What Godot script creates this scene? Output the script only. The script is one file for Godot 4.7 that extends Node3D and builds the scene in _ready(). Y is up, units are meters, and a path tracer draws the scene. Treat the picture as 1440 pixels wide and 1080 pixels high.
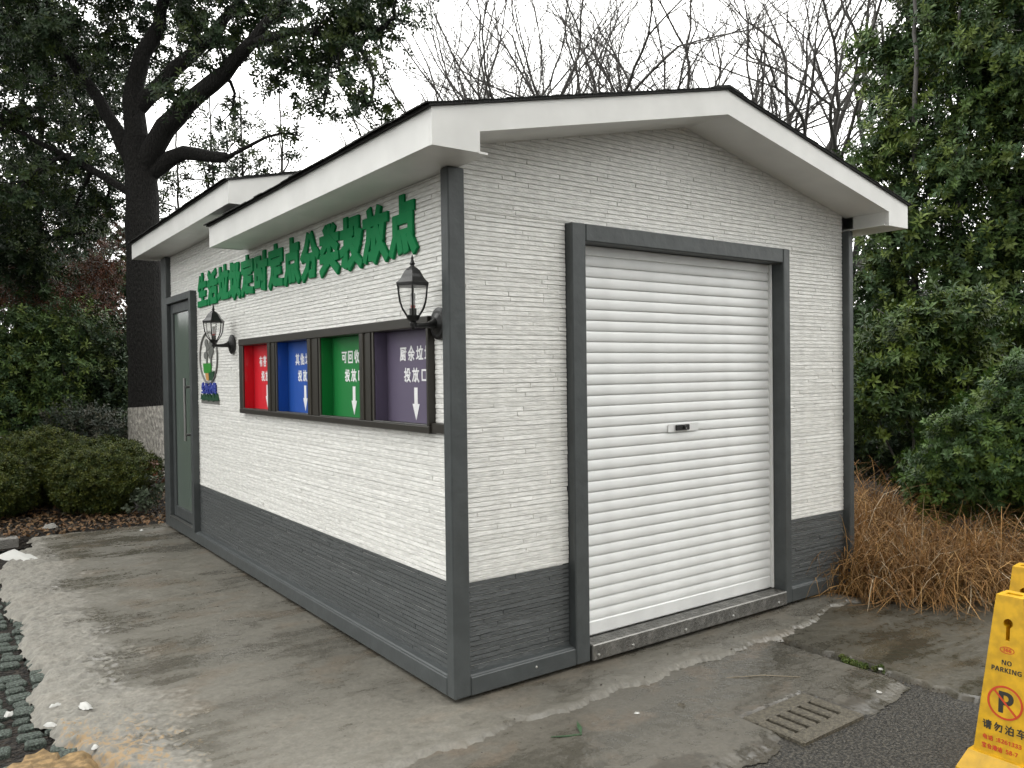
extends Node3D

# ---------------------------------------------------------------- mesh builder
class MB:
	var v := PackedVector3Array()
	var n := PackedVector3Array()
	var t := PackedVector2Array()
	var c := PackedColorArray()
	var ix := PackedInt32Array()
	var col := Color(1, 1, 1)

	func tri(a: Vector3, b: Vector3, d: Vector3, out := Vector3.ZERO) -> void:
		# a, b, d counter-clockwise seen from outside (turned round when OUT says otherwise)
		var nn := (b - a).cross(d - a).normalized()
		var flip := out != Vector3.ZERO and nn.dot(out) < 0.0
		if flip:
			nn = -nn
		var k := v.size()
		v.append_array(PackedVector3Array([a, b, d]))
		n.append_array(PackedVector3Array([nn, nn, nn]))
		t.append_array(PackedVector2Array([Vector2(0, 0), Vector2(1, 0), Vector2(1, 1)]))
		c.append_array(PackedColorArray([col, col, col]))
		if flip:
			ix.append_array(PackedInt32Array([k, k + 1, k + 2]))
		else:
			ix.append_array(PackedInt32Array([k, k + 2, k + 1]))

	func quad(a: Vector3, b: Vector3, d: Vector3, e: Vector3, out := Vector3.ZERO) -> void:
		var nn := (d - a).cross(e - b).normalized()
		var flip := out != Vector3.ZERO and nn.dot(out) < 0.0
		if flip:
			nn = -nn
		var k := v.size()
		v.append_array(PackedVector3Array([a, b, d, e]))
		n.append_array(PackedVector3Array([nn, nn, nn, nn]))
		t.append_array(PackedVector2Array([Vector2(0, 1), Vector2(1, 1), Vector2(1, 0), Vector2(0, 0)]))
		c.append_array(PackedColorArray([col, col, col, col]))
		if flip:
			ix.append_array(PackedInt32Array([k, k + 1, k + 2, k, k + 2, k + 3]))
		else:
			ix.append_array(PackedInt32Array([k, k + 2, k + 1, k, k + 3, k + 2]))

	# a box from LO to HI in the frame X, its edges cut by BV
	func box(lo: Vector3, hi: Vector3, bv := 0.003, x := Transform3D.IDENTITY) -> void:
		var mid := (lo + hi) * 0.5
		var h := (hi - lo) * 0.5
		bv = minf(bv, minf(h.x, minf(h.y, h.z)) * 0.6)
		var p := func(s: Vector3, axis: int) -> Vector3:
			var q := h - Vector3(bv, bv, bv)
			q[axis] = h[axis]
			return x * (mid + q * s)
		for ax in 3:
			var u := (ax + 1) % 3
			var w := (ax + 2) % 3
			for sg in [-1.0, 1.0]:
				var o := Vector3.ZERO
				o[ax] = sg
				var q: Array[Vector3] = []
				for k in [[-1, -1], [1, -1], [1, 1], [-1, 1]]:
					var s := Vector3.ZERO
					s[ax] = sg
					s[u] = k[0]
					s[w] = k[1]
					q.append(p.call(s, ax))
				quad(q[0], q[1], q[2], q[3], x.basis * o)
		if bv <= 0.0:
			return
		for ax in 3:
			var u := (ax + 1) % 3
			var w := (ax + 2) % 3
			for su in [-1.0, 1.0]:
				for sw in [-1.0, 1.0]:
					var a := Vector3.ZERO
					a[u] = su
					a[w] = sw
					var b := a
					a[ax] = -1
					b[ax] = 1
					var o := Vector3.ZERO
					o[u] = su
					o[w] = sw
					quad(p.call(a, u), p.call(b, u), p.call(b, w), p.call(a, w), x.basis * o)
		for sx in [-1.0, 1.0]:
			for sy in [-1.0, 1.0]:
				for sz in [-1.0, 1.0]:
					var s := Vector3(sx, sy, sz)
					tri(p.call(s, 0), p.call(s, 1), p.call(s, 2), x.basis * s)

	# a polygon in the plane z = 0 of X, pushed out to z = DEPTH
	func prism(pts: PackedVector2Array, depth: float, x := Transform3D.IDENTITY) -> void:
		var f := Geometry2D.triangulate_polygon(pts)
		for k in range(0, f.size(), 3):
			for z in [0.0, depth]:
				var q: Array[Vector3] = []
				for j in 3:
					q.append(x * Vector3(pts[f[k + j]].x, pts[f[k + j]].y, z))
				tri(q[0], q[1], q[2], x.basis * Vector3(0, 0, 1 if z == maxf(0.0, depth) else -1))
		var ccw := not Geometry2D.is_polygon_clockwise(pts)
		for k in pts.size():
			var a := pts[k]
			var b := pts[(k + 1) % pts.size()]
			var o := Vector3(b.y - a.y, a.x - b.x, 0) * (1.0 if ccw else -1.0)
			quad(x * Vector3(a.x, a.y, 0), x * Vector3(b.x, b.y, 0), x * Vector3(b.x, b.y, depth), x * Vector3(a.x, a.y, depth), x.basis * o)

	# smooth grid of rows x columns points
	func grid(p: PackedVector3Array, w: int, uv := PackedVector2Array()) -> void:
		var k0 := v.size()
		var rows := p.size() / w
		for r in rows:
			for q in w:
				var a := p[r * w + maxi(q - 1, 0)]
				var b := p[r * w + mini(q + 1, w - 1)]
				var d := p[maxi(r - 1, 0) * w + q]
				var e := p[mini(r + 1, rows - 1) * w + q]
				n.append((b - a).cross(e - d).normalized())
				c.append(col)
		v.append_array(p)
		if uv.size() == p.size():
			t.append_array(uv)
		else:
			for r in rows:
				for q in w:
					t.append(Vector2(float(q) / (w - 1), float(r) / (rows - 1)))
		for r in rows - 1:
			for q in w - 1:
				var k := k0 + r * w + q
				ix.append_array(PackedInt32Array([k, k + w + 1, k + 1, k, k + w, k + w + 1]))

	func tube(p: PackedVector3Array, r: PackedFloat32Array, sides: int, caps := false) -> void:
		var k0 := v.size()
		var side := Vector3.ZERO
		var run := 0.0
		for i in p.size():
			var d := (p[mini(i + 1, p.size() - 1)] - p[maxi(i - 1, 0)]).normalized()
			if side == Vector3.ZERO:
				side = d.cross(Vector3(0.31, 0.2, 0.93)).normalized()
			side = (side - d * side.dot(d)).normalized()
			var up := d.cross(side)
			if i > 0:
				run += p[i].distance_to(p[i - 1])
			for s in sides + 1:
				var a := TAU * s / sides
				var o := side * cos(a) + up * sin(a)
				v.append(p[i] + o * r[i])
				n.append(o)
				t.append(Vector2(float(s) / sides, run))
				c.append(col)
		for i in p.size() - 1:
			for s in sides:
				var k := k0 + i * (sides + 1) + s
				var m := k + sides + 1
				ix.append_array(PackedInt32Array([k, m, k + 1, k + 1, m, m + 1]))
		if caps:
			for e in [0, p.size() - 1]:
				var o := (p[e] - p[1 if e == 0 else e - 1]).normalized()
				var k := k0 + int(e) * (sides + 1)
				for s in range(1, sides - 1):
					tri(v[k], v[k + s], v[k + s + 1], o)

	# radius, height pairs turned about y
	func lathe(pr: Array, sides: int, x := Transform3D.IDENTITY, flat := false) -> void:
		for k in pr.size() - 1:
			var a: Vector2 = pr[k]
			var b: Vector2 = pr[k + 1]
			var nr := Vector2(b.y - a.y, a.x - b.x).normalized()
			for s in sides:
				var g := TAU * s / sides
				var h := TAU * (s + 1) / sides
				var ca := Vector3(cos(g), 0, sin(g))
				var cb := Vector3(cos(h), 0, sin(h))
				var y := Vector3.UP
				if flat:
					quad(x * (ca * a.x + y * a.y), x * (cb * a.x + y * a.y), x * (cb * b.x + y * b.y), x * (ca * b.x + y * b.y), x.basis * ((ca + cb) * nr.x + y * nr.y))
				else:
					var m := v.size()
					v.append_array(PackedVector3Array([x * (ca * a.x + y * a.y), x * (cb * a.x + y * a.y), x * (cb * b.x + y * b.y), x * (ca * b.x + y * b.y)]))
					for o in [ca, cb, cb, ca]:
						n.append((x.basis * (Vector3(o) * nr.x + y * nr.y)).normalized())
						c.append(col)
					t.append_array(PackedVector2Array([Vector2(0, 0), Vector2(1, 0), Vector2(1, 1), Vector2(0, 1)]))
					ix.append_array(PackedInt32Array([m, m + 1, m + 2, m, m + 2, m + 3]))

	func mesh() -> ArrayMesh:
		var a := []
		a.resize(Mesh.ARRAY_MAX)
		a[Mesh.ARRAY_VERTEX] = v
		a[Mesh.ARRAY_NORMAL] = n
		a[Mesh.ARRAY_TEX_UV] = t
		a[Mesh.ARRAY_COLOR] = c
		a[Mesh.ARRAY_INDEX] = ix
		var m := ArrayMesh.new()
		m.add_surface_from_arrays(Mesh.PRIMITIVE_TRIANGLES, a)
		return m

# ---------------------------------------------------------------- naming helpers
var used := {}
var M := {}
var rng := RandomNumberGenerator.new()
var wob := FastNoiseLite.new()

func numbered(called: String) -> String:
	used[called] = used.get(called, -1) + 1
	return called if used[called] == 0 else "%s_%03d" % [called, used[called]]

func show_mesh(m: Mesh, called: String, mat: Material, parent: Node = self) -> MeshInstance3D:
	var o := MeshInstance3D.new()
	o.mesh = m
	o.material_override = mat
	o.name = numbered(called) if parent == self else called
	parent.add_child(o, true)
	return o

func put(b: MB, called: String, mat: Material, parent: Node = self) -> MeshInstance3D:
	return show_mesh(b.mesh(), called, mat, parent)

func part_box(parent: Node, called: String, lo: Vector3, hi: Vector3, mat: Material, bv := 0.003) -> MeshInstance3D:
	var b := MB.new()
	b.box(lo, hi, bv)
	return put(b, called, mat, parent)

func thing(called: String, label: String, category: String, at := Vector3.ZERO, turn := 0.0, group := "") -> Node3D:
	var o := Node3D.new()
	o.name = numbered(called)
	add_child(o)
	o.position = at
	o.rotation.y = turn
	tag(o, label, category, group)
	return o

func tag(o: Node, label: String, category: String, group := "") -> void:
	o.set_meta("label", label)
	o.set_meta("category", category)
	if group:
		o.set_meta("group", group)

func kind(o: Node, k: String) -> Node:
	o.set_meta("kind", k)
	return o

func copy(src: Node3D, label: String, at: Vector3, turn := 0.0, size := 1.0) -> Node3D:
	var o: Node3D = src.duplicate()
	o.name = numbered(str(src.get_meta("base_name")))
	add_child(o)
	o.position = at
	o.rotation.y = turn
	o.scale = Vector3.ONE * size
	o.set_meta("label", label)
	return o

# ---------------------------------------------------------------- materials
func lin(r: float, g: float, b: float) -> Color:
	return Color(r, g, b).linear_to_srgb()

func noise_tex(freq: float, oct: int, sd: int, lo := 0.0, hi := 1.0, size := 512) -> NoiseTexture2D:
	var f := FastNoiseLite.new()
	f.noise_type = FastNoiseLite.TYPE_SIMPLEX_SMOOTH
	f.frequency = freq
	f.fractal_octaves = oct
	f.seed = sd
	var x := NoiseTexture2D.new()
	x.width = size
	x.height = size
	x.seamless = true
	x.noise = f
	var g := Gradient.new()
	g.set_color(0, Color(lo, lo, lo))
	g.set_color(1, Color(hi, hi, hi))
	g.set_offset(0, 0.28)
	g.set_offset(1, 0.74)
	x.color_ramp = g
	return x

func mat(called: String, c: Color, rough: float, metal := 0.0) -> StandardMaterial3D:
	var m := StandardMaterial3D.new()
	m.resource_name = called
	m.albedo_color = c
	m.roughness = rough
	m.metallic = metal
	M[called] = m
	return m

func relief(m: StandardMaterial3D, x: Texture2D, scale: Vector3, cm: float) -> void:
	m.uv1_triplanar = true
	m.uv1_scale = scale
	m.heightmap_enabled = true
	m.heightmap_texture = x
	m.heightmap_scale = cm

func make_materials() -> void:
	var grain := noise_tex(0.03, 5, 3)
	var fine := noise_tex(0.12, 3, 9)
	var blot := noise_tex(0.012, 5, 21, 0.93, 1.0)
	var m := mat("white_siding", lin(0.85, 0.846, 0.816), 0.6)
	relief(m, grain, Vector3(1.6, 5.0, 1.6), 0.16)
	m.albedo_texture = blot
	m = mat("grey_siding", lin(0.088, 0.096, 0.098), 0.5)
	relief(m, grain, Vector3(1.6, 5.0, 1.6), 0.14)
	m.albedo_texture = noise_tex(0.02, 5, 22, 0.88, 1.0)
	m = mat("grey_metal", lin(0.063, 0.071, 0.073), 0.45)
	relief(m, noise_tex(0.02, 4, 5), Vector3(1.2, 1.2, 1.2), 0.08)
	m.albedo_texture = noise_tex(0.01, 5, 41, 0.93, 1.0)
	m = mat("white_panel", lin(0.74, 0.74, 0.72), 0.4)
	relief(m, noise_tex(0.008, 3, 6), Vector3(0.8, 0.8, 0.8), 0.12)
	m.albedo_texture = noise_tex(0.006, 5, 31, 0.97, 1.0)
	m = mat("shutter_white", lin(0.78, 0.79, 0.785), 0.34)
	m.uv1_triplanar = true
	m.albedo_texture = noise_tex(0.008, 5, 32, 0.97, 1.0)
	m = mat("shingle_black", lin(0.022, 0.023, 0.022), 0.9)
	relief(m, fine, Vector3(2, 2, 2), 0.6)
	m = mat("inner_wall", lin(0.3, 0.3, 0.29), 0.8)
	m = mat("checker_steel", lin(0.25, 0.245, 0.23), 0.42, 0.7)
	m.uv1_triplanar = true
	m.albedo_texture = noise_tex(0.02, 5, 33, 0.8, 1.0)
	mat("bolt_steel", lin(0.5, 0.5, 0.48), 0.3, 0.9)
	mat("bronze_frame", lin(0.030, 0.027, 0.022), 0.38)
	mat("bronze_bead", lin(0.16, 0.15, 0.13), 0.3, 0.6)
	mat("handle_steel", lin(0.35, 0.35, 0.34), 0.3, 0.9)
	m = mat("frosted_green", lin(0.12, 0.15, 0.132), 0.2)
	m = mat("pane", Color(0.9, 0.95, 0.93, 0.06), 0.03)
	m.transparency = BaseMaterial3D.TRANSPARENCY_ALPHA
	mat("red_film", lin(0.66, 0.012, 0.025), 0.45)
	mat("red_film_gloss", lin(0.66, 0.012, 0.025), 0.16)
	mat("blue_film", lin(0.014, 0.085, 0.40), 0.45)
	mat("blue_film_gloss", lin(0.014, 0.085, 0.40), 0.16)
	mat("green_film", lin(0.008, 0.20, 0.042), 0.45)
	mat("green_film_gloss", lin(0.008, 0.20, 0.042), 0.16)
	mat("mauve_film", lin(0.125, 0.105, 0.165), 0.45)
	mat("mauve_film_gloss", lin(0.125, 0.105, 0.165), 0.16)
	mat("white_print", lin(0.85, 0.85, 0.86), 0.5)
	m = mat("green_letters", lin(0.0, 0.20, 0.06), 0.6)
	m.metallic_specular = 0.3
	m = mat("black_iron", lin(0.010, 0.010, 0.010), 0.33)
	relief(m, noise_tex(0.05, 3, 8), Vector3(4, 4, 4), 0.06)
	m = mat("lantern_glass", Color(0.96, 0.97, 0.95, 0.07), 0.04)
	m.transparency = BaseMaterial3D.TRANSPARENCY_ALPHA
	mat("bulb_glass", lin(0.55, 0.55, 0.55), 0.3)
	mat("red_band", lin(0.35, 0.07, 0.06), 0.4)
	mat("sign_grey", lin(0.16, 0.16, 0.15), 0.5)
	mat("sign_dark", lin(0.13, 0.135, 0.125), 0.5)
	mat("sign_green", lin(0.02, 0.25, 0.02), 0.45)
	mat("sign_deep_green", lin(0.008, 0.06, 0.025), 0.45)
	mat("sign_orange", lin(0.6, 0.3, 0.09), 0.45)
	mat("sign_blue", lin(0.025, 0.05, 0.33), 0.45)
	mat("sign_white", lin(0.75, 0.75, 0.73), 0.45)
	m = mat("yellow_plastic", lin(0.68, 0.385, 0.005), 0.38)
	m.uv1_triplanar = true
	m.albedo_texture = noise_tex(0.03, 6, 34, 0.88, 1.0)
	mat("red_print", lin(0.52, 0.045, 0.008), 0.5)
	mat("black_print", lin(0.02, 0.018, 0.012), 0.5)
	m = mat("bark", lin(0.020, 0.018, 0.016), 0.95)
	relief(m, noise_tex(0.03, 5, 14), Vector3(3.2, 0.9, 3.2), 4.0)
	m.albedo_texture = noise_tex(0.03, 5, 15, 0.5, 1.0)
	m = mat("limewash", lin(0.62, 0.59, 0.54), 0.95)
	relief(m, noise_tex(0.03, 5, 14), Vector3(3.2, 0.9, 3.2), 1.6)
	m.albedo_texture = noise_tex(0.02, 5, 16, 0.74, 1.0)
	m = mat("twig_bark", lin(0.085, 0.08, 0.076), 0.95)
	m = mat("leaf", lin(1, 1, 1), 0.45)
	m.metallic_specular = 0.33
	m.vertex_color_use_as_albedo = true
	m.backlight_enabled = true
	m.backlight = lin(0.03, 0.05, 0.01)
	m = mat("dry_blade", lin(1, 1, 1), 0.8)
	m.vertex_color_use_as_albedo = true
	m = mat("soil", lin(0.045, 0.034, 0.024), 0.95)
	relief(m, noise_tex(0.04, 6, 17), Vector3(1.3, 1.3, 1.3), 4.0)
	m.albedo_texture = noise_tex(0.03, 6, 18, 0.45, 1.0)
	m = mat("asphalt", lin(0.082, 0.074, 0.059), 0.45)
	m.uv1_triplanar = true
	relief(m, noise_tex(0.1, 5, 19), Vector3(1.6, 1.6, 1.6), 0.5)
	m.albedo_texture = noise_tex(0.06, 6, 20, 0.3, 1.0)
	m = mat("paver_green", lin(0.105, 0.135, 0.112), 0.7)
	relief(m, noise_tex(0.05, 5, 24), Vector3(3, 3, 3), 0.4)
	m.albedo_texture = noise_tex(0.04, 5, 25, 0.5, 1.0)
	m = mat("sand", lin(0.31, 0.205, 0.095), 0.95)
	relief(m, noise_tex(0.25, 4, 26), Vector3(2, 2, 2), 0.2)
	m.albedo_texture = noise_tex(0.02, 6, 27, 0.7, 1.0)
	mat("white_scrap", lin(0.48, 0.48, 0.46), 0.7)
	m = mat("stone_grey", lin(0.28, 0.27, 0.25), 0.85)
	relief(m, noise_tex(0.06, 5, 28), Vector3(2, 2, 2), 0.8)
	m = mat("drain_concrete", lin(0.125, 0.11, 0.08), 0.6)
	relief(m, noise_tex(0.09, 5, 30), Vector3(2.5, 2.5, 2.5), 0.25)
	m.albedo_texture = noise_tex(0.03, 6, 38, 0.72, 1.0)

# ---------------------------------------------------------------- main
func _ready() -> void:
	rng.seed = 7
	wob.seed = 11
	wob.frequency = 1.0
	# camera, sky, sun, exposure
	var cam := Camera3D.new()
	cam.name = "camera"
	cam.position = Vector3(-1.949, 1.529, 3.182)
	cam.rotation = Vector3(-0.0162, -0.6257, -0.0128)
	cam.fov = 50.9
	cam.near = 0.05
	cam.far = 600.0
	add_child(cam)
	var env := Environment.new()
	env.background_mode = Environment.BG_SKY
	var sky := Sky.new()
	var sm := ProceduralSkyMaterial.new()
	sm.sky_top_color = Color(1.0, 0.999, 0.985)
	sm.sky_horizon_color = Color(0.765, 0.766, 0.758)
	sm.sky_curve = 0.9
	sm.sky_energy_multiplier = 2.0
	sm.ground_bottom_color = Color(0.25, 0.25, 0.24)
	sm.ground_horizon_color = Color(0.5, 0.5, 0.5)
	sm.sun_angle_max = 0.0
	sky.sky_material = sm
	env.sky = sky
	env.tonemap_mode = Environment.TONE_MAPPER_LINEAR
	env.tonemap_exposure = 1.0
	env.sdfgi_enabled = true
	env.ssao_enabled = true
	env.ssil_enabled = true
	var we := WorldEnvironment.new()
	we.name = "environment"
	we.environment = env
	add_child(we)
	var sun := DirectionalLight3D.new()
	sun.name = "sun"
	sun.light_energy = 0.25
	sun.light_angular_distance = 35.0
	sun.light_color = Color(1.0, 0.985, 0.96)
	sun.shadow_enabled = true
	sun.rotation_degrees = Vector3(-52, -32, 0)
	add_child(sun)

	make_materials()
	make_ground()
	make_kiosk()
	make_lettering()
	make_round_sign()
	make_lanterns()
	make_plants_near()
	make_trees()
	make_far()
	make_floor_signs()
	make_litter()

# ---------------------------------------------------------------- ground
func smooth(a: float, b: float, x: float) -> float:
	return smoothstep(a, b, x)

func bytes_of(f: FastNoiseLite, w: int, h: int, sw := 1.0, sh := 1.0) -> PackedByteArray:
	# noise stretched by sw, sh, as bytes
	var im := f.get_image(maxi(8, int(w / sw)), maxi(8, int(h / sh)), false, false, true)
	if sw != 1.0 or sh != 1.0:
		im.resize(w, h, Image.INTERPOLATE_CUBIC)
	im.convert(Image.FORMAT_L8)
	return im.get_data()

func noise(freq: float, oct: int, sd: int) -> FastNoiseLite:
	var f := FastNoiseLite.new()
	f.noise_type = FastNoiseLite.TYPE_SIMPLEX_SMOOTH
	f.frequency = freq
	f.fractal_octaves = oct
	f.seed = sd
	return f

func pad_left(z: float) -> float:
	var x := -1.55 + 0.1 * wob.get_noise_2d(z * 1.3, 4.0) + 0.05 * wob.get_noise_2d(z * 5.0, 9.0)
	x += smooth(-4.4, -5.6, z) * 0.35
	x += smooth(-1.0, 0.2, z) * 0.3
	return x

func pad_front(x: float) -> float:
	return 0.345 + 0.07 * wob.get_noise_2d(x * 2.0, 44.0) + 0.022 * wob.get_noise_2d(x * 9.0, 31.0) + 0.012 * wob.get_noise_2d(x * 31.0, 37.0) - smooth(2.0, 3.0, x) * 0.16 + smooth(-0.5, -1.2, x) * 0.15

var trowel := FastNoiseLite.new()

func pad_height(x: float, z: float) -> float:
	var band := smooth(-1.0, -1.25, x + 0.12 * wob.get_noise_2d(z * 2.5, 70.0))
	var front := smooth(0.05, 0.25, z)
	var rough := maxf(band, front * 0.22)
	var y := -0.02 + 0.004 * wob.get_noise_2d(x * 1.5, z * 1.5)
	y += (0.0022 + 0.02 * rough) * trowel.get_noise_2d(x * 7.0 - z * 3.0, z * 21.0 + x * 5.0)
	y += rough * 0.006 * trowel.get_noise_2d(x * 45.0, z * 60.0)
	return y

# pixels per metre PX, from (X0, Z0), W x H pixels; KIND 0 new pad, 1 old slab, 2 dark slab
func concrete_maps(m: StandardMaterial3D, x0: float, z0: float, sx: float, sz: float, w: int, h: int, which: int) -> void:
	var a := bytes_of(noise(0.006, 6, 50 + which), w, h, 3.0, 1.0)
	var b := bytes_of(noise(0.02, 6, 60 + which), w, h)
	var c := bytes_of(noise(0.25, 2, 70 + which), w, h)
	var d := bytes_of(noise(0.009, 5, 80 + which), w, h, 1.4, 1.0)
	var e := bytes_of(noise(0.05, 4, 90 + which), w, h, 5.0, 1.0)
	var g := bytes_of(noise(0.09, 5, 95 + which), w, h)
	var col := PackedByteArray()
	col.resize(w * h * 3)
	var rgh := PackedByteArray()
	rgh.resize(w * h)
	var base := Vector3(0.155, 0.145, 0.122)
	var damp := Vector3(0.085, 0.078, 0.063)
	var warm := Vector3(0.142, 0.12, 0.092)
	if which == 1:
		base = Vector3(0.108, 0.099, 0.081)
		damp = Vector3(0.06, 0.055, 0.043)
		warm = Vector3(0.118, 0.095, 0.07)
	elif which == 2:
		base = Vector3(0.07, 0.063, 0.046)
		damp = Vector3(0.036, 0.032, 0.022)
		warm = Vector3(0.08, 0.066, 0.044)
	for j in h:
		var z := z0 + sz * j / h
		for i in w:
			var k := j * w + i
			var x := x0 + sx * i / w
			var fa := a[k] / 255.0
			var fb := b[k] / 255.0
			var fc := c[k] / 255.0
			var fd := d[k] / 255.0
			var fe := e[k] / 255.0
			var fg := g[k] / 255.0
			var wet := clampf((fa * 0.65 + fe * 0.35 + (fb - 0.5) * 0.5 + (fg - 0.5) * 0.35 - 0.36) * 3.2, 0.0, 1.0)
			var dry := 0.0
			if which == 0:
				# trowelled rim along the edges was left dry
				var rim := clampf((-1.06 - x + (fd - 0.5) * 0.5 + (fg - 0.5) * 0.3) * 5.0, 0.0, 1.0)
				rim = maxf(rim, clampf((z - 0.1 + (fd - 0.5) * 0.6) * 3.0, 0.0, 0.3))
				wet *= 1.0 - rim * 0.9
				dry = rim
			var q := base.lerp(damp, wet)
			q = q.lerp(warm, clampf((fd - 0.56) * 4.0, 0.0, 0.7))
			q = q.lerp(Vector3(0.212, 0.203, 0.178), dry * 0.75)
			q *= 0.74 + 0.34 * fb + 0.42 * (fc - 0.5) + 0.16 * (fe - 0.5) + 0.5 * (fg - 0.5) + 0.13
			if which == 0:
				var sx2 := x + 1.58
				var sz2 := z + 0.45
				var sand := clampf((0.33 - sqrt(sx2 * sx2 + sz2 * sz2) + (fb - 0.5) * 0.45 + (fg - 0.5) * 0.6 + (fc - 0.5) * 0.4) * 5.0, 0.0, 0.8)
				q = q.lerp(Vector3(0.29, 0.19, 0.085), sand)
			elif which == 1:
				# the worn edge is caked with road dirt in patches
				var cake := clampf((z - 0.93 + (fd - 0.5) * 1.1 + (fb - 0.5) * 0.7 + (fg - 0.5) * 0.5) * 4.0, 0.0, 0.85)
				q = q.lerp(Vector3(0.05, 0.045, 0.035), cake)
			# dark specks of grit
			if fc > 0.84 and fb > 0.5:
				q *= 0.55
			elif fc < 0.13 and fd > 0.45:
				q *= 1.35
			col[k * 3] = int(clampf(pow(q.x, 1.0 / 2.2), 0, 1) * 255)
			col[k * 3 + 1] = int(clampf(pow(q.y, 1.0 / 2.2), 0, 1) * 255)
			col[k * 3 + 2] = int(clampf(pow(q.z, 1.0 / 2.2), 0, 1) * 255)
			rgh[k] = int(255.0 * clampf(0.48 - wet * 0.34 + dry * 0.3 + (fb - 0.5) * 0.25, 0.16, 1.0))
	m.albedo_texture = ImageTexture.create_from_image(Image.create_from_data(w, h, false, Image.FORMAT_RGB8, col))
	m.roughness_texture = ImageTexture.create_from_image(Image.create_from_data(w, h, false, Image.FORMAT_L8, rgh))
	m.roughness = 1.0
	m.heightmap_enabled = true
	m.heightmap_texture = ImageTexture.create_from_image(Image.create_from_data(w, h, false, Image.FORMAT_L8, g))
	m.heightmap_scale = 0.14

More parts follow.
